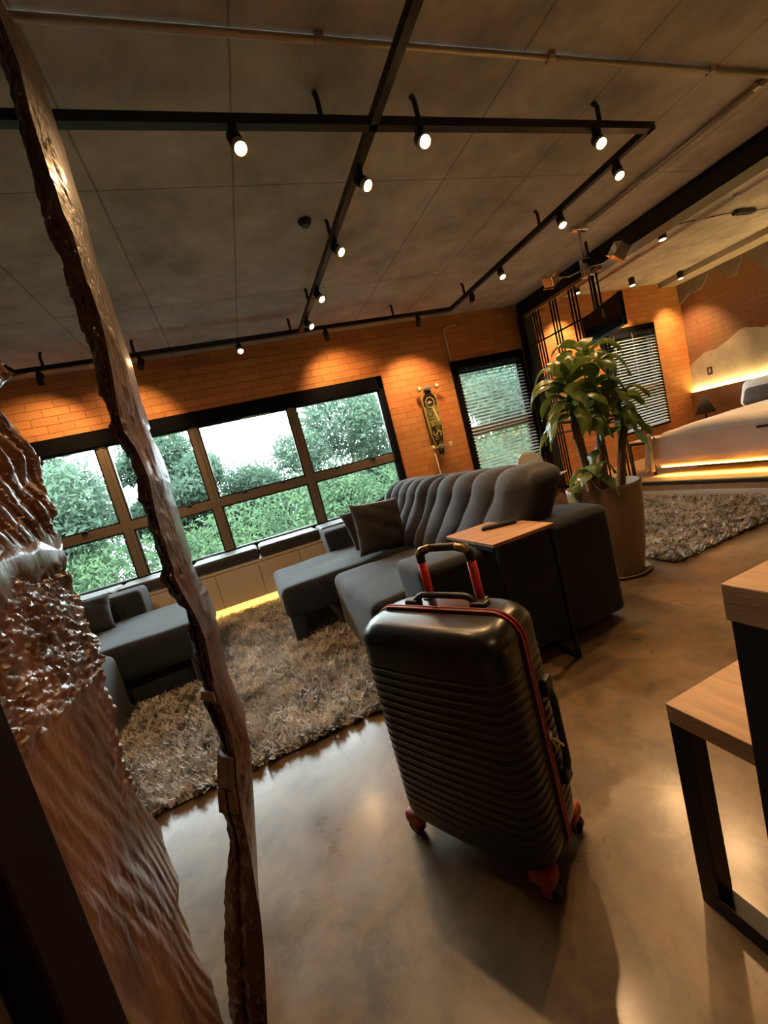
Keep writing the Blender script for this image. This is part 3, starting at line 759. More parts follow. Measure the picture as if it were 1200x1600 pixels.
# ================================================================== LONGBOARD
t = thing('longboard', 'green and black longboard with pale wheels hung upright on the brick wall', 'longboard', (2.70, WY-.075, 1.6)); 
deck = [(0, -.53), (.035, -.515), (.05, -.46), (.062, -.36), (.082, -.28), (.105, -.12), (.112, .05), (.112, .2), (.108, .28), (.09, .32), (.058, .345), (.045, .38), (.045, .43), (0, .44)]
poly = deck + [(-x, z) for x, z in reversed(deck[1:-1])]
obj('deck', prism(B(), poly, lambda a, b: (a, -.006, b), lambda a, b: (a, .006, b)), M['deck'], t)
d_ = t.children[0] if t.children else None
dk = [o for o in bpy.data.objects if o.name.startswith('deck')][0]
bord = B()
for i in range(len(poly)):
    p, q = poly[i], poly[(i+1) % len(poly)]
    bar(bord, (p[0]*.93, -.0075, p[1]*.985), (q[0]*.93, -.0075, q[1]*.985), .006, .002, up=(0, 1, 0))
obj('border_line', bord, M['gold'], dk)
obj('nose_patch', prism(B(), [(-.1, .18), (.1, .18), (.1, .29), (.055, .34), (.042, .42), (-.042, .42), (-.055, .34), (-.1, .29)], lambda a, b: (a, -.0074, b), lambda a, b: (a, -.006, b)), M['deckd'], dk)
obj('tail_patch', prism(B(), [(-.07, -.1), (.1, -.1), (.085, -.22), (.055, -.36), (.045, -.49), (-.045, -.49), (-.055, -.36), (-.085, -.22)], lambda a, b: (a, -.0074, b), lambda a, b: (a, -.006, b)), M['deckd'], dk)
def text(name, s, size, m_, parent, mtx, ext=.001, sx=1):
    c = bpy.data.curves.new(name, 'FONT'); c.body = s; c.size = size; c.extrude = ext; c.align_x = 'CENTER'; c.align_y = 'CENTER'
    o = bpy.data.objects.new(name, c); COL.objects.link(o)
    me = bpy.data.meshes.new_from_object(o); bpy.data.objects.remove(o)
    me.transform(mtx); return link(name, me, m_, parent)
# lettering runs up the board
def tm(x, z, rot, y=-.0085):
    return Matrix.Translation((x, y, z)) @ Matrix.Rotation(rot, 4, 'Y') @ Matrix.Rotation(PI/2, 4, 'X')
text('board_lettering', 'ECTOR', .115, M['deckd'], dk, tm(-.03, .005, -PI/2))
text('board_initial', 'S', .19, M['gold'], dk, tm(.01, -.20, -PI/2+.1))
ring = B(); tube(ring, [(.07*math.cos(a)*.9, -.009, .225+.07*math.sin(a)) for a in np.linspace(0, 2*PI, 25)], .006, 6, False)
obj('emblem_ring', ring, M['gold'], dk)
text('board_number', '9', .09, M['white'], dk, tm(.0, .225, -PI/2))
obj('sticker', prism(B(), [(.015, .15), (.04, .155), (.085, -.04), (.062, -.05)], lambda a, b: (a, -.0095, b), lambda a, b: (a, -.008, b)), mat('cream_sticker', (.75, .55, .3), .5), dk)
for k, (cx, cz, r_) in enumerate(((.03, -.14, .03), (-.02, -.27, .028), (.02, -.34, .022), (0, -.43, .02), (.06, .09, .025), (.07, .0, .02))):
    obj('scroll', tube(B(), [(cx+r_*(1-.1*i/4)*math.cos(i*.5), -.0085, cz+r_*(1-.05*i)*math.sin(i*.5)) for i in range(12)], .004, 5), M['gold'], dk)

for z in (.415, -.385):
    tk = obj('truck', box(box(tube(B(), [(-.125, -.045, z), (.125, -.045, z)], .006, 8), (-.055, -.055, z-.018), (.055, -.03, z+.018), .008), (-.03, -.035, z-.035), (.03, -.006, z+.035), .004), M['steel'], t)
    for x in (-.135, .135):
        obj('wheel', tube(B(), [(x-.022, -.045, z), (x-.016, -.045, z), (x+.016, -.045, z), (x+.022, -.045, z)], [.026, .034, .034, .026], 18), M['wheel'], tk)
for x in (-.02, .02): obj('wall_peg', tube(B(), [(x*3.2, -.004, .30), (x*3.2, .07, .30)], .005, 6), M['black'], t)
tag(obj('wall_conduit', tube(B(), [(2.63, WY-.018, 1.14), (2.64, WY-.018, .05)], .011, 8), M['conduit']), 'thin grey conduit running down the brick wall below the longboard', 'pipe')
tag(obj('wall_conduit', tube(B(), [(3.21, WY-.015, 2.33), (3.20, WY-.015, 2.70), (3.215, WY-.017, 2.76), (3.26, WY-.018, 2.785), (3.42, WY-.018, 2.80)], .012, 8), mat('white_pipe', (.6, .5, .42), .5)), 'bent pale conduit on the brick wall above the blind beside the longboard', 'pipe')

# ================================================================== CEILING CONDUITS
def run(a, b, z, r_, name, label, clips=(), boxw=None):
    t = thing(name, label, 'pipe', (0, 0, 0)); bm = B(); tube(bm, [(*a, z), (*b, z)], r_, 10); obj('pipe', bm, M['conduit'], t)
    for c in clips:
        p = V(a).lerp(V(b), c); dx = .02
        obj('clip', box(B(), (p.x-.02, p.y-.02, z-.018), (p.x+.02, p.y+.02, ZC-.002), .004), M['conduit'], t)
    return t
run((-3.3, 1.725), (3.78, 1.725), ZC-.02, .015, 'ceiling_conduit', 'steel conduit crossing the ceiling in front of the black light track', (.1, .35, .58, .75, .92))
run((3.77, 1.72), (3.77, 3.2), ZC-.02, .013, 'ceiling_conduit', 'pale steel conduit on the ceiling leading to the chrome spot cluster', (.05, .6, .97))
run((3.82, 0.2), (3.82, 3.16), ZC-.018, .010, 'ceiling_conduit', 'thin second conduit beside the one leading to the chrome spot cluster', (.5,))
run((5.53, 1.0), (5.6, 4.8), ZC-.02, .011, 'ceiling_conduit', 'conduit running along the bedroom ceiling from the platform edge', (.3, .6, .9))
run((5.48, 1.0), (5.55, 4.8), ZC-.02, .009, 'ceiling_conduit', 'thinner parallel conduit on the bedroom ceiling', (.5, .8))
t = thing('cable_driver', 'small black driver box on a cable under the bedroom ceiling', 'cable', (6.25, 3.2, ZC))
obj('driver_box', rbox(B(), (-.24, -.035, -.05), (.1, .035, -.006), .012, (3, 2, 2)), M['black'], t, smooth=True)
obj('cable', tube(B(), [(-1.05, .22, -.012), (-.85, .12, -.02), (-.6, .1, -.012), (-.4, .03, -.02), (-.2, 0, -.025), (.1, 0, -.025), (.6, -.05, -.014)], .006, 6), M['darkcush'], t)

# ================================================================== LIGHT TRACKS AND SPOTS
def track(pts, label, stubs):
    t = thing('light_track', label, 'light track', (0, 0, 0))
    bm = B()
    for a, b in zip(pts, pts[1:]):
        d = (V(b)-V(a)).normalized(); bar(bm, V((*a, 2.79))-V((*d, 0))*.02, V((*b, 2.79))+V((*d, 0))*.02, .042, .042)
    obj('channel', bm, M['black'], t)
    for x, y in stubs:
        obj('hanger', tube(B(), [(x, y, 2.80), (x, y, 2.9), (x+.004, y+.012, 2.925), (x+.006, y+.03, ZC)], .013, 8), M['black'], t)
track([(-3.2, 1.95), (2.97, 1.95), (2.97, 4.54), (-1.53, 4.54), (-1.53, 1.97)], 'rectangular black light track hung under the concrete ceiling', [(.83, 1.95), (1.34, 1.95), (2.56, 1.95), (-1.0, 1.95), (2.97, 2.95), (2.97, 4.2), (2.2, 4.54), (.98, 4.54), (-.55, 4.54), (-1.3, 4.54), (-1.53, 3)])
track([(1.08, -1.6), (1.08, 4.5)], 'single black light track crossing the middle of the ceiling towards the windows', [(1.08, 3.9), (1.08, 2.9), (1.08, .6)])
tag(obj('ceiling_sensor', lathe(B(), [(0, -.035), (.03, -.035), (.045, -.015), (.05, 0), (0, 0)], (.93, 2.92, ZC), 20), M['black']), 'round black sensor on the ceiling next to the middle light track', 'sensor')
spot_n = 0
def spot(x, y, d, label, power=30, bright=True, cone=95, z=2.79, L_=.1, group='spots on the black tracks', lamp=True):
    """clip, stem and tilted cylinder head with its own lamp"""
    d = V(d).normalized()
    t = thing('track_spotlight', label, 'spotlight', (x, y, z-.02), 0, group)
    obj('clip', box(B(), (-.018, -.018, -.02), (.018, .018, .002), .003), M['black'], t)
    c = V((0, 0, -.055)); 
    obj('stem', tube(B(), [(0, 0, -.015), (.012, 0, -.04), c], .006, 6), M['black'], t)
    a = c - d*L_*.35; b = c + d*L_*.65; R = .031
    bm = B(); tube(bm, [a, a+d*.004, b-d*.03], [R*.85, R, R], 20)
    h = obj('head', bm, M['black'], t)
    bm = B(); tube(bm, [b-d*.03, b-d*.002, b], [R*.99, R*.99, R*.9], 20, False)
    obj('reflector_ring', bm, M['conduit'] if bright else M['black'], h)
    bm = B(); q = b - d*.003; tube(bm, [q-d*.012, q-d*.003, q], [R*.5, R*.86, R*.7], 20)
    obj('bulb', bm, M['bulb'] if bright else M['bulbd'], h)
    if lamp:
        l = bpy.data.lights.new('lamp', 'SPOT'); l.energy = power; l.color = (1, .58, .26); l.spot_size = math.radians(cone); l.spot_blend = .8; l.shadow_soft_size = .02
        o = bpy.data.objects.new('lamp', l); COL.objects.link(o); o.parent = t; o.location = b + d*.01; o.rotation_euler = d.to_track_quat('-Z', 'Y').to_euler()
    return t
P0 = 34
spot(.41, 1.95, (.12, -.5, -1), 'bright spotlight on the front track, above the left of the sofa', P0)
spot(1.33, 1.95, (-.25, -1.1, -1), 'brightest spotlight on the front track, right of the track crossing', P0)
spot(2.52, 1.95, (-.5, -.8, -1), 'bright spotlight at the right end of the front track', P0)
spot(1.08, 2.22, (.35, -.7, -1), 'spotlight on the middle track, nearest the front track', P0)
spot(1.08, 2.86, (.45, -.75, -1), 'second spotlight along the middle track from the front', P0*.8)
spot(1.08, 3.56, (.3, -.7, -1), 'third spotlight along the middle track from the front', P0*.6)
spot(1.08, 4.15, (.5, -.7, -1), 'fourth spotlight on the middle track, close to the back track', P0*.6)
spot(2.97, 2.20, (-.4, -.5, -1), 'bright spotlight on the right track, nearest the front corner', P0)
spot(2.97, 2.73, (-.3, -.5, -1), 'second bright spotlight along the right track', P0)
spot(2.97, 3.54, (-.2, -.5, -1), 'third spotlight along the right track, above the sofa end', P0*.8)
spot(2.97, 4.08, (.1, .4, -1), 'small spotlight on the right track, closest to the brick wall', P0*1.1)
spot(-.52, 4.54, (-.5, .9, -.8), 'dark spotlight on the back track, just right of the carved upright', P0*.7, False)
spot(.41, 4.54, (0, -.75, -1), 'lit spotlight on the back track above the wide window', P0*.5)
spot(1.35, 4.54, (.35, 1.0, -.8), 'spotlight on the back track washing the bricks above the window corner', P0*.9, False)
spot(2.50, 4.54, (.05, .62, -1), 'spotlight on the back track aimed at the longboard', P0*1.9, False)
spot(-1.35, 4.54, (-.5, 1.0, -.8), 'spotlight on the back track above the left end of the window', P0*.9, False)
spot(1.08, .4, (1.2, -.3, -1), 'spotlight on the middle track above the bench, behind the viewer', P0*.4)
spot(-.95, 1.95, (.1, .75, -1), 'added unseen spotlight on the front track, brightening the rug and bench cabinets', P0*1.6)  # out-of-view spot added to brighten the rug and dark cabinet fronts
spot(-1.53, 2.7, (.9, .9, -1), 'added unseen spotlight on the left track, brightening the left sofa and bench cabinets', P0*1.2)  # second added spot, unseen, lifting the cabinets and left sofa
spot(1.08, -.6, (-.9, .8, -1.25), 'spotlight on the middle track aimed at the rough timber', P0*.45, cone=60)
for x, y, w_, dd in ((5.18, 3.46, 'nearest the black beam', (0, 0, -1)), (7.42, 4.78, 'closest to the bedroom corner', (.2, .25, -1)), (6.33, 4.77, 'above the window nearest the bed', (0, .45, -1)), (5.21, 4.75, 'seen through the metal screen', (0, .5, -1))):
    t = thing('ceiling_spotlight', 'black cylinder spotlight on the bedroom ceiling, ' + w_, 'spotlight', (x, y, ZC), 0, 'bedroom ceiling spotlights')
    obj('base', box(B(), (-.02, -.02, -.015), (.02, .02, -.001)), M['black'], t)
    obj('head', tube(B(), [(0, 0, -.012), (0, 0, -.115)], .042, 24), M['black'], t)
    obj('bulb', tube(B(), [(0, 0, -.1145), (0, 0, -.1185)], .034, 20), M['bulbd'], t)
    l = bpy.data.lights.new('lamp', 'SPOT'); l.energy = 105; l.color = (1, .62, .28); l.spot_size = 1.5; l.spot_blend = .8; l.shadow_soft_size = .03
    o = bpy.data.objects.new('lamp', l); COL.objects.link(o); o.parent = t; o.location = (0, 0, -.13); o.rotation_euler = V(dd).to_track_quat('-Z', 'Y').to_euler()
# chrome cluster
t = thing('spot_cluster', 'chrome ceiling pole carrying three square chrome spot heads', 'ceiling light', (3.76, 3.27, ZC)); 
obj('ceiling_plate', rbox(B(), (-.11, -.03, -.045), (.11, .03, -.002), .012, (3, 2, 2)), M['chrome'], t, smooth=True)
obj('pole', tube(B(), [(0, 0, -.04), (0, 0, -.44)], .013, 12), M['chrome'], t)
hub = obj('lower_bracket', box(box(B(), (-.055, -.02, -.47), (.055, .02, -.31), .006), (-.06, -.035, -.485), (.06, .035, -.468), .004), M['chrome'], t)
for px, py, ry, rx in ((.20, -.22, .5, .5), (-.26, .20, -.6, .4)):
    c = V((px, py, -.37)); arm_ = obj('arm', tube(B(), [(0, 0, -.40), (px*.5, py*.5, -.42), tuple(c)], .007, 8), M['chrome'], t)
    bm = rbox(B(), (-.07, -.055, -.06), (.07, .055, .06), .01, (1, 1, 1)); bm.transform(Matrix.Translation(c) @ Matrix.Rotation(ry, 4, 'Y') @ Matrix.Rotation(rx, 4, 'X'))
    hd = obj('spot_head', bm, M['chrome'], arm_, smooth=False)
    bm = box(B(), (-.078, -.06, -.07), (.078, .06, -.063)); bm.transform(Matrix.Translation(c) @ Matrix.Rotation(ry, 4, 'Y') @ Matrix.Rotation(rx, 4, 'X'))

    obj('glass_plate', bm, M['chrome'], t)

# ================================================================== METAL SCREEN
t = thing('metal_screen', 'black metal room divider of grouped rods between living area and bed', 'room divider', (4.55, 4.4, 0)); O = V((4.55, 4.4, 0))
obj('post', box(B(), lo((4.44, 5.03, .147)), lo((4.60, 5.17, 2.744)), .004), M['black'], t)
obj('rail', box(B(), lo((4.46, 3.72, 2.70)), lo((4.52, 5.03, 2.742)), .003), M['wood'], t)
for z in (2.29, 1.80, 1.395, .957): obj('rail', bar(B(), lo((4.49, 3.75, z)), lo((4.49, 5.03, z)), .02), M['black'], t)
obj('rail', bar(B(), lo((4.49, 3.75, .165)), lo((4.49, 5.03, .165)), .03), M['black'], t)
for yc in (4.83, 4.50, 4.17, 3.84):
    for k in (-.05, 0, .05):
        obj('rod', tube(B(), [lo((4.49, yc+k, .15)), lo((4.49, yc+k, 2.72))], .011, 8), M['black'], t)
# television behind the plant
dv = V((.407, .927, 0)).normalized(); nv = V((-dv.y, dv.x, 0))
t = thing('television', 'flat black television hanging behind the plant, seen edge-on', 'television', (3.90, 3.07, 2.22), math.atan2(dv.y, dv.x))
obj('panel', box(B(), (0, -.02, -.32), (.86, .02, 0), .004), M['black'], t)
obj('screen', box(B(), (.015, .018, -.305), (.845, .022, -.015)), M['screen'], t)
obj('ceiling_pole', bar(bar(B(), (.57, -.045, -.2), (.57, -.045, ZC-2.22), .022), (.57, -.05, -.16), (.57, -.015, -.16), .1), M['black'], t)
obj('badge', box(B(), (.32, .021, -.14), (.37, .0235, -.05)), M['tvlogo'], t)
obj('badge', box(B(), (.32, -.0235, -.14), (.37, -.021, -.05)), M['tvlogo'], t)

# ================================================================== BEDROOM
t = thing('bed', 'low floating bed with cream cover, mauve valance and glowing strip beneath', 'bed', (6.4, 2.9, .14)); O = V((6.4, 2.9, .14))
obj('plinth', box(B(), lo((5.35, 2.25, .14)), lo((6.8, 3.6, .25))), M['gap'], t)
obj('bed_base', box(B(), lo((5.0, 1.9, .25)), lo((7.05, 3.84, .40)), .01), M['blanket'], t)
def bedfn(p, u):
    z = p.z; 
    if u.z > .5: z += .02*nz(p.x*2, p.y*2, 1) - .06*sm((u.y-.75)*4)
    return V((p.x+.012*nz(p.y*4, p.z*2, 2), p.y+.015*nz(p.x*3, p.z*4, 3), z))
obj('mattress', rbox(B(), lo((5.02, 1.92, .40)), lo((7.05, 3.82, .73)), .08, (24, 16, 4), bedfn), M['sheet'], t, smooth=True)
bm = B(); n = 60; prev = None
for i in range(n+1):
    y = 1.88 + (3.87-1.88)*i/n; z0 = .285+.015*nz(y*3, 2, 1)
    cur = [bm.verts.new(lo((4.985-.02*s-.018*nz(y*5, s*2, 4)*s, y, .62-(.62-z0)*s))) for s in (0, .25, .5, .75, 1)] + [bm.verts.new(lo((5.0, y, z0)))]
    if prev:
        for j in range(5): bm.faces.new((prev[j], prev[j+1], cur[j+1], cur[j]))
    prev = cur
obj('valance', bm, M['blanket'], t, smooth=True)
obj('pull_tab', box(B(), lo((4.955, 2.45, .575)), lo((4.965, 2.72, .60))), M['black'], t)
obj('led_strip', box(B(), lo((4.99, 1.95, .236)), lo((5.005, 3.8, .2495))), M['led'], t)
area('led_light', lo((4.965, 2.87, .245)), (0, 0, 0), .02, 16, (1, .64, .17), t, 1.85).data.spread = 2.0
def bedpillow(nm, label, lo_, hi_, rot, m_):
    bm = rbox(B(), (-hi_[0], -hi_[1], -hi_[2]), hi_, hi_[0]*.9, (4, 8, 8), lambda p, u: V((p.x*(.35+.65*max(0, math.sin(PI*u.y))**.6), p.y, p.z)))
    o = obj('bed_pillow', bm, m_, smooth=True); o.location = lo_; o.rotation_euler = rot
    return tag(o, label, 'pillow')
bedpillow('bed_pillow', 'cream bed pillow propped at the head of the bed', (6.76, 3.42, .845), (.09, .40, .18), (0, math.radians(22), 0), M['sheetw'])
bedpillow('bed_pillow', 'second cream bed pillow, nearer the right edge of the frame', (6.76, 2.5, .845), (.09, .40, .18), (0, math.radians(22), 0), M['sheetw'])
bedpillow('bed_pillow', 'dark brown cushion in front of the cream bed pillow', (6.56, 3.36, .81), (.06, .33, .12), (0, math.radians(26), 0), M['darkcush'])
t = thing('wall_panel', 'long wooden wainscot panel along the plaster wall, lit along its top', 'wall panel', (7.86, 2.6, .14)); O = V((7.86, 2.6, .14))
obj('panel', box(B(), lo((7.83, -1, .142)), lo((7.885, WY-.01, .995)), .003), M['wood'], t)
obj('led_strip', box(B(), lo((7.888, -1, .97)), lo((7.90, WY-.02, .985))), M['led'], t)
area('led_light', lo((7.895, 2.2, .99)), (PI, .25, 0), .02, 40, (1, .68, .24), t, 6)
t = thing('table_lamp', 'dark cone-shaped lamp in the bedroom corner', 'lamp', (7.55, 4.82, .5))
obj('shade', lathe(B(), [(.0, .44), (.02, .44), (.14, .12), (.135, .12), (.018, .425), (0, .425)], n=28), M['darkcush'], t, smooth=True)
obj('base', lathe(B(), [(0, 0), (.06, 0), (.06, .015), (.012, .025), (.012, .3), (0, .3)], n=20), M['black'], t)
t = thing('nightstand', 'low wooden nightstand in the corner under the cone lamp', 'nightstand', (7.5, 4.8, .14))
obj('body', box(B(), (-.28, -.25, .05), (.28, .25, .34), .005), M['wood'], t); obj('top', box(B(), (-.3, -.27, .34), (.3, .27, .36), .003), M['wood'], t)
obj('drawer', box(B(), (-.295, -.23, .08), (-.281, .23, .32), .002), M['wood'], t)
t = thing('end_table', 'small square black-framed table with a cream cloth past the foot of the bed', 'side table', (5.2, 4.06, .14)); O = V((5.2, 4.06, .14))
obj('tabletop', box(B(), lo((5.0, 3.86, .585)), lo((5.4, 4.25, .605)), .003), M['sheetw'], t)
bm = B()
for x in (5.0, 5.38):
    for y in (3.90, 4.20): bar(bm, lo((x, y, .145)), lo((x, y, .585)), .024)
    bar(bm, lo((x, 3.90, .572)), lo((x, 4.20, .572)), .024)
obj('frame', bm, M['black'], t)
# hanging cloth over the corner of the bed
bm = B(); prev = None
for i in range(41):
    a = i/40; cur = []
    for j in range(16):
        s_ = j/15; fold = .016*math.sin(a*22)*(.25+s_)
        cur.append(bm.verts.new((4.955+fold-.02*s_, 3.835+(.09+.05*s_)*a + .02*s_, .735-.52*s_-.02*math.sin(a*9)*s_ - .10*a*(1-s_))))
    if prev:
        for j in range(15): bm.faces.new((prev[j], prev[j+1], cur[j+1], cur[j]))
    prev = cur
cl = obj('hanging_cloth', bm, M['sheetw'], smooth=True); sol = cl.modifiers.new('thick', 'SOLIDIFY'); sol.thickness = .004
tag(cl, 'cream cloth hanging in folds from the far corner of the bed', 'cloth')
t = thing('wall_switch', 'small brown switch plate with white buttons on the bedroom plaster', 'switch', (X1-.026, 4.886, 1.288))
obj('plate', box(B(), (-.008, -.04, -.065), (0, .04, .065), .003), M['soc'], t)
for z in (.025, -.012): obj('button', box(B(), (-.012, -.012, z-.012), (-.008, .012, z+.012), .002), M['white'], t)

# white shell chair behind the sofa
t = thing('shell_chair', 'white moulded chair whose rounded back shows above the sofa end', 'chair', (3.8, 4.55, 0))
bm = B(); prev = None; prof = []
for i in range(15):
    s = i/14
    if s < .45: p = (-.20+.42*s/.45, .44-.02*math.sin(PI*s/.45))
    else: q = max(0, s-.45)/.55; p = (.22+.06*q, .44+.39*q**.9)
    cur = []
    for j in range(11):
        v_ = j/5-1; w = .22*(1-.35*sm((s-.75)*4)*1.0) ; cup = .06*v_*v_
        cur.append(bm.verts.new((v_*w, p[0]-cup*(s > .4)*.8, p[1]+cup*(s <= .45)*.6-(.05*abs(v_)**3 if s > .97 else 0))))
    if prev:
        for j in range(10): bm.faces.new((prev[j], prev[j+1], cur[j+1], cur[j]))
    prev = cur
sh = obj('seat_shell', bm, M['white'], t, smooth=True); so = sh.modifiers.new('thick', 'SOLIDIFY'); so.thickness = .012
for x in (-.17, .17):
    for y in (-.15, .18): obj('leg', tube(B(), [(x*.7, y*.7, .42), (x*1.15, y*1.15, 0)], [.014, .009], 8), M['black'], t)

# ================================================================== ROUGH TIMBER AT LEFT
def wood_mat(name, c1, c2, rough=.32, sc=7, stretch=(1, 1, .35), b=.8):
    return mat(name, c1, rough, var=(sc, .45, b), col2=c2, stretch=stretch, bs=5, bd=.006, coat=.4, coatr=.16)
M['timber'] = wood_mat('lacquered_rough_timber', (.12, .042, .018), (.38, .17, .075))
M['timber_u'] = wood_mat('lacquered_upright_face', (.06, .026, .016), (.17, .085, .052), .42, 16, (1, 1, .6), 1)
M['timber_d'] = wood_mat('lacquered_bark_edge', (.075, .028, .014), (.15, .06, .03))
# outline of the near slab's free edge in the plane X = XS, from top to bottom (Y, Z)
XS = -.37
edge_px = [(0, 560), (22, 575), (25, 598), (12, 612), (2, 628), (8, 645), (38, 672), (50, 700), (74, 726), (84, 765), (95, 798), (92, 825), (108, 835), (106, 862), (112, 885), (126, 912), (143, 935), (146, 965), (160, 990), (166, 1020), (172, 1060), (186, 1090), (190, 1130), (203, 1180), (222, 1225), (240, 1252), (256, 1270), (266, 1310), (284, 1350), (283, 1390), (300, 1428), (305, 1455), (332, 1500), (345, 1550), (362, 1600), (372, 1640)]
edge = sorted([(on(0, x, y, XS).z, on(0, x, y, XS).y) for x, y in edge_px])
def edge_y(z):
    if z >= edge[-1][0]: return edge[-1][1] - .05*(z-edge[-1][0]) + .02*nz(z*6, 0, 0)
    if z <= edge[0][0]: return edge[0][1]
    for (a, b), (c, d) in zip(edge, edge[1:]):
        if a <= z <= c: return b + (d-b)*(z-a)/max(1e-6, c-a)
def flake(y, z, sy, sz):
    """overlapping tilted chips"""
    p = V((y*sy+.5*nz(y*9, z*9, 1), (z+y*.25)*sz, 0)); d, q = noise.voronoi(p)
    h = nz(q[0].x*3.1, q[0].y*2.7, 4)
    return .009*h + .007*(p.y-q[0].y)*(.6+h) + .004*min(.5, d[1]-d[0])
def slab_disp(y, z):
    """carved relief: diagonal ridges high up, crumbly middle, fine raking lines below"""
    f = 0
    up = sm((z-1.2)/.06)
    rid = math.sin((z*1.0 + (y-.8)*1.45 + .07*nz(y*4, z*4, 2))*66)
    rid = (1-abs(rid))**.7*2-1 if rid < 0 else rid
    f += up*(.0065*rid*(.6+.8*abs(nz(y*6, z*9, 7))) + .012*nz(y*9, z*16, 3) + .5*flake(y+z*.6, z, 22, 46))
    mid = sm((z-.90)/.06)*(1-sm((z-1.17)/.03))
    f += mid*(flake(y, z, 17, 40) + .6*flake(y+3, z, 36, 90) + .008*nz((y+z)*7, z*9, 2))
    low = 1-sm((z-.95)/.12)
    f += low*.32*(.0016*math.sin((y*.9+z*.35+.06*nz(y*4, z*4, 5))*230) + .005*nz(y*9, z*3, 6) + .004*nz((y+z*.35)*60, z*6, 2)+.0015*nz((y+z*.35)*160, z*14, 2))
    e = edge_y(z)-y
    chip = sm((z-.66)/.05)*(1-sm((z-.93)/.05))*(1-sm(e/.12))
    f += chip*(.005*math.sin((z*1.0-y*.5)*260+4*nz(y*9, z*9, 0))+.006*nz(y*40, z*60, 2))
    f -= .05*(1-sm(e/.05))**2
    return f
bm = B(); NZ, NY = 520, 130; Yn = .60; rows = []
for k in range(NZ+1):
    z = 0.001 + 2.944*k/NZ if False else (k/NZ)*1.9*1.0 + .001
    e = edge_y(z) + .006*nz(z*40, 3, 0) + .004*nz(z*110, 7, 0)
    row = []
    for j in range(NY+1):
        y = Yn + (e-Yn)*j/NY
        row.append(bm.verts.new((XS + slab_disp(y, z), y, z)))
    # edge thickness rolls back
    for q in range(1, 9):
        s = q/8
        row.append(bm.verts.new((XS-.05-.085*s + .008*nz(z*25, s*3, 8), e - .015*math.sin(PI*s) - .01*s + .012*nz(z*30, s*4, 5)*math.sin(PI*s), z)))
    row.append(bm.verts.new((XS-.135, Yn, z)))
    rows.append(row)
for a, b in zip(rows, rows[1:]):
    for j in range(len(a)-1): bm.faces.new((a[j], a[j+1], b[j+1], b[j]))
    bm.faces.new((a[-1], a[0], b[0], b[-1]))
bm.faces.new(rows[0]); bm.faces.new(rows[-1])
rs = thing('rough_timber_slab', 'broad reddish-brown lacquered timber slab with a rough carved face filling the left edge', 'timber slab', (XS, .8, 0)); O = V((XS, .8, 0))
bm.transform(Matrix.Translation(-O)); obj('slab', bm, M['timber'], rs, sharp=40)
# pale band running across the carved face
bm = B(); prev = None
for i in range(41):
    y = .6 + (.52)*i/40; y = min(y, edge_y(1.19)-.002); zc = 1.185+.006*nz(y*20, 1, 1)+.012*(1-i/40)
    cur = []
    for e_, s_ in ((-.012, -.044), (.003, -.036), (.005, -.012), (.005, .01), (.003, .026), (-.012, .033)):
        zz = zc+s_*(1+.9*nz(y*14, 4, s_*20)); cur.append(bm.verts.new(V((XS + slab_disp(y, zz) + e_, y, zz))-O))
    if prev:
        for j in range(5): bm.faces.new((prev[j], prev[j+1], cur[j+1], cur[j]))
    prev = cur
obj('pale_band', bm, wood_mat('pale_lacquered_band', (.17, .11, .085), (.27, .19, .155), .4), rs, smooth=True)
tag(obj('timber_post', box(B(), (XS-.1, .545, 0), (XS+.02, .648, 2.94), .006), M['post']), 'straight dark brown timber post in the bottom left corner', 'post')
struct('wall_partition', box(B(), (XS-.1, -1.6, 0), (XS-.02, .545, ZC)), M['sidewall'])

# carved upright: (y_px, left, ridge, right)
tr_ = [(-30, -42, -18, 3), (20, -25, -2, 17), (100, 2, 30, 44), (180, 22, 48, 71), (240, 40, 68, 92), (278, 50, 80, 103), (284, 54, 84, 105), (330, 62, 98, 118), (360, 74, 112, 127), (378, 86, 118, 133), (400, 92, 124, 142), (442, 102, 136, 157), (446, 108, 140, 158), (500, 122, 158, 177), (530, 133, 165, 185), (580, 148, 175, 198), (600, 150, 178, 205), (650, 168, 186, 219), (675, 178, 194, 228), (700, 193, 212, 238), (725, 200, 224, 246), (750, 212, 234, 255), (775, 214, 238, 261), (800, 226, 243, 268), (825, 230, 250, 276), (833, 236, 252, 278), (850, 240, 259, 284), (865, 246, 262, 288), (885, 256, 270, 295), (900, 251, 272, 300), (925, 262, 284, 307), (945, 277, 296, 315), (952, 290, 300, 318), (975, 294, 312, 327), (1000, 298, 321, 335), (1030, 305, 327, 342), (1050, 311, 331, 348), (1083, 316, 338, 358), (1092, 316, 341, 361), (1120, 328, 352, 372), (1150, 340, 362, 384), (1178, 352, 366, 397), (1183, 343, 368, 399), (1230, 343, 371, 407), (1266, 345, 377, 409), (1300, 356, 384, 411), (1335, 366, 392, 413), (1350, 362, 394, 414), (1380, 352, 398, 416), (1430, 351, 407, 418), (1480, 351, 412, 423), (1520, 353, 414, 425), (1560, 356, 416, 428), (1600, 364, 418, 430), (1660, 372, 420, 436)]
def interp(yp, i):
    for a, b in zip(tr_, tr_[1:]):
        if a[0] <= yp <= b[0]: return a[i]+(b[i]-a[i])*(yp-a[0])/(b[0]-a[0])
    return tr_[-1][i] if yp > 0 else tr_[0][i]
bm = B(); rows = []; N = 520
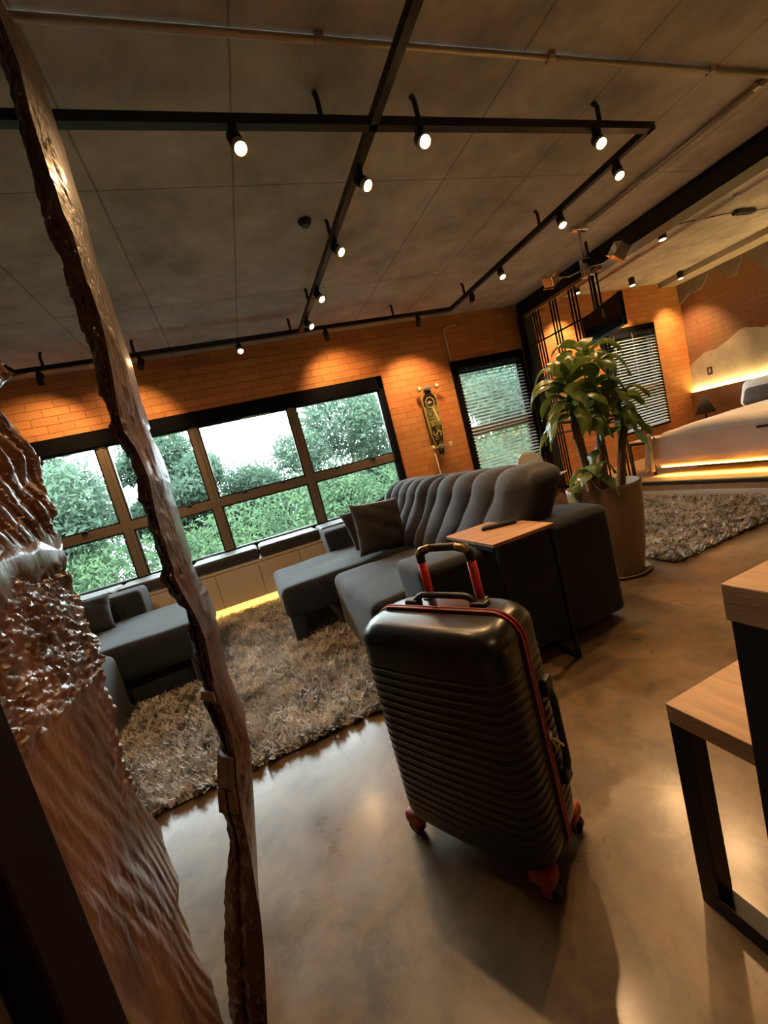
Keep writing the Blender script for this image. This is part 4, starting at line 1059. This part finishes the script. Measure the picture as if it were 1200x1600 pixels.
for k in range(N+1):
    yp = -30 + 1690*k/N
    Lp, Mp, Rp = (on(1, interp(yp, 1), yp, 1.0), on(1, interp(yp, 2), yp, .95), on(1, interp(yp, 3), yp, 1.02))
    bk = nz(round(Mp.z*22+.8*nz(Mp.z*13, 1, 1))*3.7, 5, 5); Lp.x += .010*bk*(yp > 250)
    if Mp.z < .0: Lp.z = Mp.z = Rp.z = 0.0
    zz = Mp.z; row = []
    Lp.z = Rp.z = zz
    amp = .012 if zz > 1.25 or zz < .62 else .018
    for j in range(13):      # bark side
        s = j/12; p = Lp.lerp(Mp, s)
        groove = -.012*math.exp(-((s-.42)/.07)**2)*(zz < 1.0)
        blk = bk; dd = (amp*(1.2*abs(nz(p.x*25, zz*26, 1+s*2))+.7*nz(s*9, zz*80, 3))+.02*blk)*math.sin(PI*s)**.6 + groove
        row.append(bm.verts.new((p.x+.003*nz(s, zz*60, 8)*(1-s), p.y-dd, zz)))
    for j in range(1, 9):    # smoother lacquered side
        s = j/8; p = Mp.lerp(Rp, s)
        dd = .008*nz(s*3, zz*22, 20)+.8*flake(s*.12, zz, 40, 34)+.4*flake(s*.12+4, zz, 60, 80)
        row.append(bm.verts.new((p.x, p.y-dd*math.sin(PI*s), zz)))
    c = Lp.lerp(Rp, .55); row.append(bm.verts.new((c.x+.02, 1.13, zz))); row.append(bm.verts.new((Lp.x+.01, 1.10, zz)))
    rows.append(row)
    if zz <= 0: break
for a, b in zip(rows, rows[1:]):
    n = len(a)
    for j in range(n):
        f = bm.faces.new((a[j], a[(j+1) % n], b[(j+1) % n], b[j])); f.material_index = 1 if j < 12 else 0
bm.faces.new(rows[0]); bm.faces.new(rows[-1][::-1])
up_ = obj('carved_timber_upright', bm, [M['timber_u'], M['timber_d']], sharp=30)
tag(up_, 'narrow reddish-brown lacquered timber upright with jagged bark edge, rising from floor to ceiling', 'timber post')
def patch(name, y0, y1, i0, i1, m_, off=.006):
    bm = B(); prev = None
    for k in range(13):
        yp = y0+(y1-y0)*k/12; a_ = on(1, interp(yp, 1), yp, 1.0); b_ = on(1, interp(yp, 2), yp, .95); zz = b_.z; a_.z = zz
        cur = [bm.verts.new(a_.lerp(b_, i0+(i1-i0)*j/6) + V((-.001, -off-.012-.004*nz(j*.5, zz*60, 3), 0))) for j in range(7)]
        if prev:
            for j in range(6): bm.faces.new((prev[j], prev[j+1], cur[j+1], cur[j]))
        prev = cur
    r = bmesh.ops.extrude_face_region(bm, geom=bm.faces[:])
    for v in r['geom']:
        if isinstance(v, bmesh.types.BMVert): v.co.y += .022
    o = obj(name, bm, m_, up_); return o
tan = wood_mat('sawn_timber', (.22, .115, .06), (.34, .2, .11), .5, 9, (1, 1, .3), .3)
patch('sawn_block', 1181, 1228, .02, .9, tan); patch('sawn_block', 1231, 1268, .02, .42, tan); patch('sawn_block', 1231, 1264, .5, .92, tan)
patch('pale_chip', 1079, 1092, .05, .9, wood_mat('pale_chip', (.5, .4, .3), (.6, .5, .4), .5))
up_.data.update()

# ================================================================== WORLD, VIEW
w = bpy.data.worlds.new('sky'); S.world = w; w.use_nodes = True; nt = w.node_tree
bg = nt.nodes['Background']; tc = nt.nodes.new('ShaderNodeTexCoord'); n = nt.nodes.new('ShaderNodeTexNoise'); n.inputs['Scale'].default_value = 2
rp = nt.nodes.new('ShaderNodeValToRGB'); rp.color_ramp.elements[0].color = (.82, .9, 1, 1); rp.color_ramp.elements[1].color = (1, 1, 1, 1)
nt.links.new(tc.outputs['Generated'], n.inputs['Vector']); nt.links.new(n.outputs['Fac'], rp.inputs[0]); nt.links.new(rp.outputs[0], bg.inputs[0])
bg.inputs[1].default_value = 20
vs = S.view_settings; S.display_settings.display_device = 'sRGB'
vs.view_transform = 'Standard'; vs.look = 'None'; vs.gamma = 1; vs.use_curve_mapping = False; vs.exposure = 0.52
try:
    S.cycles.max_bounces = 8; S.cycles.transparent_max_bounces = 16; S.cycles.sample_clamp_indirect = 6
except Exception: pass
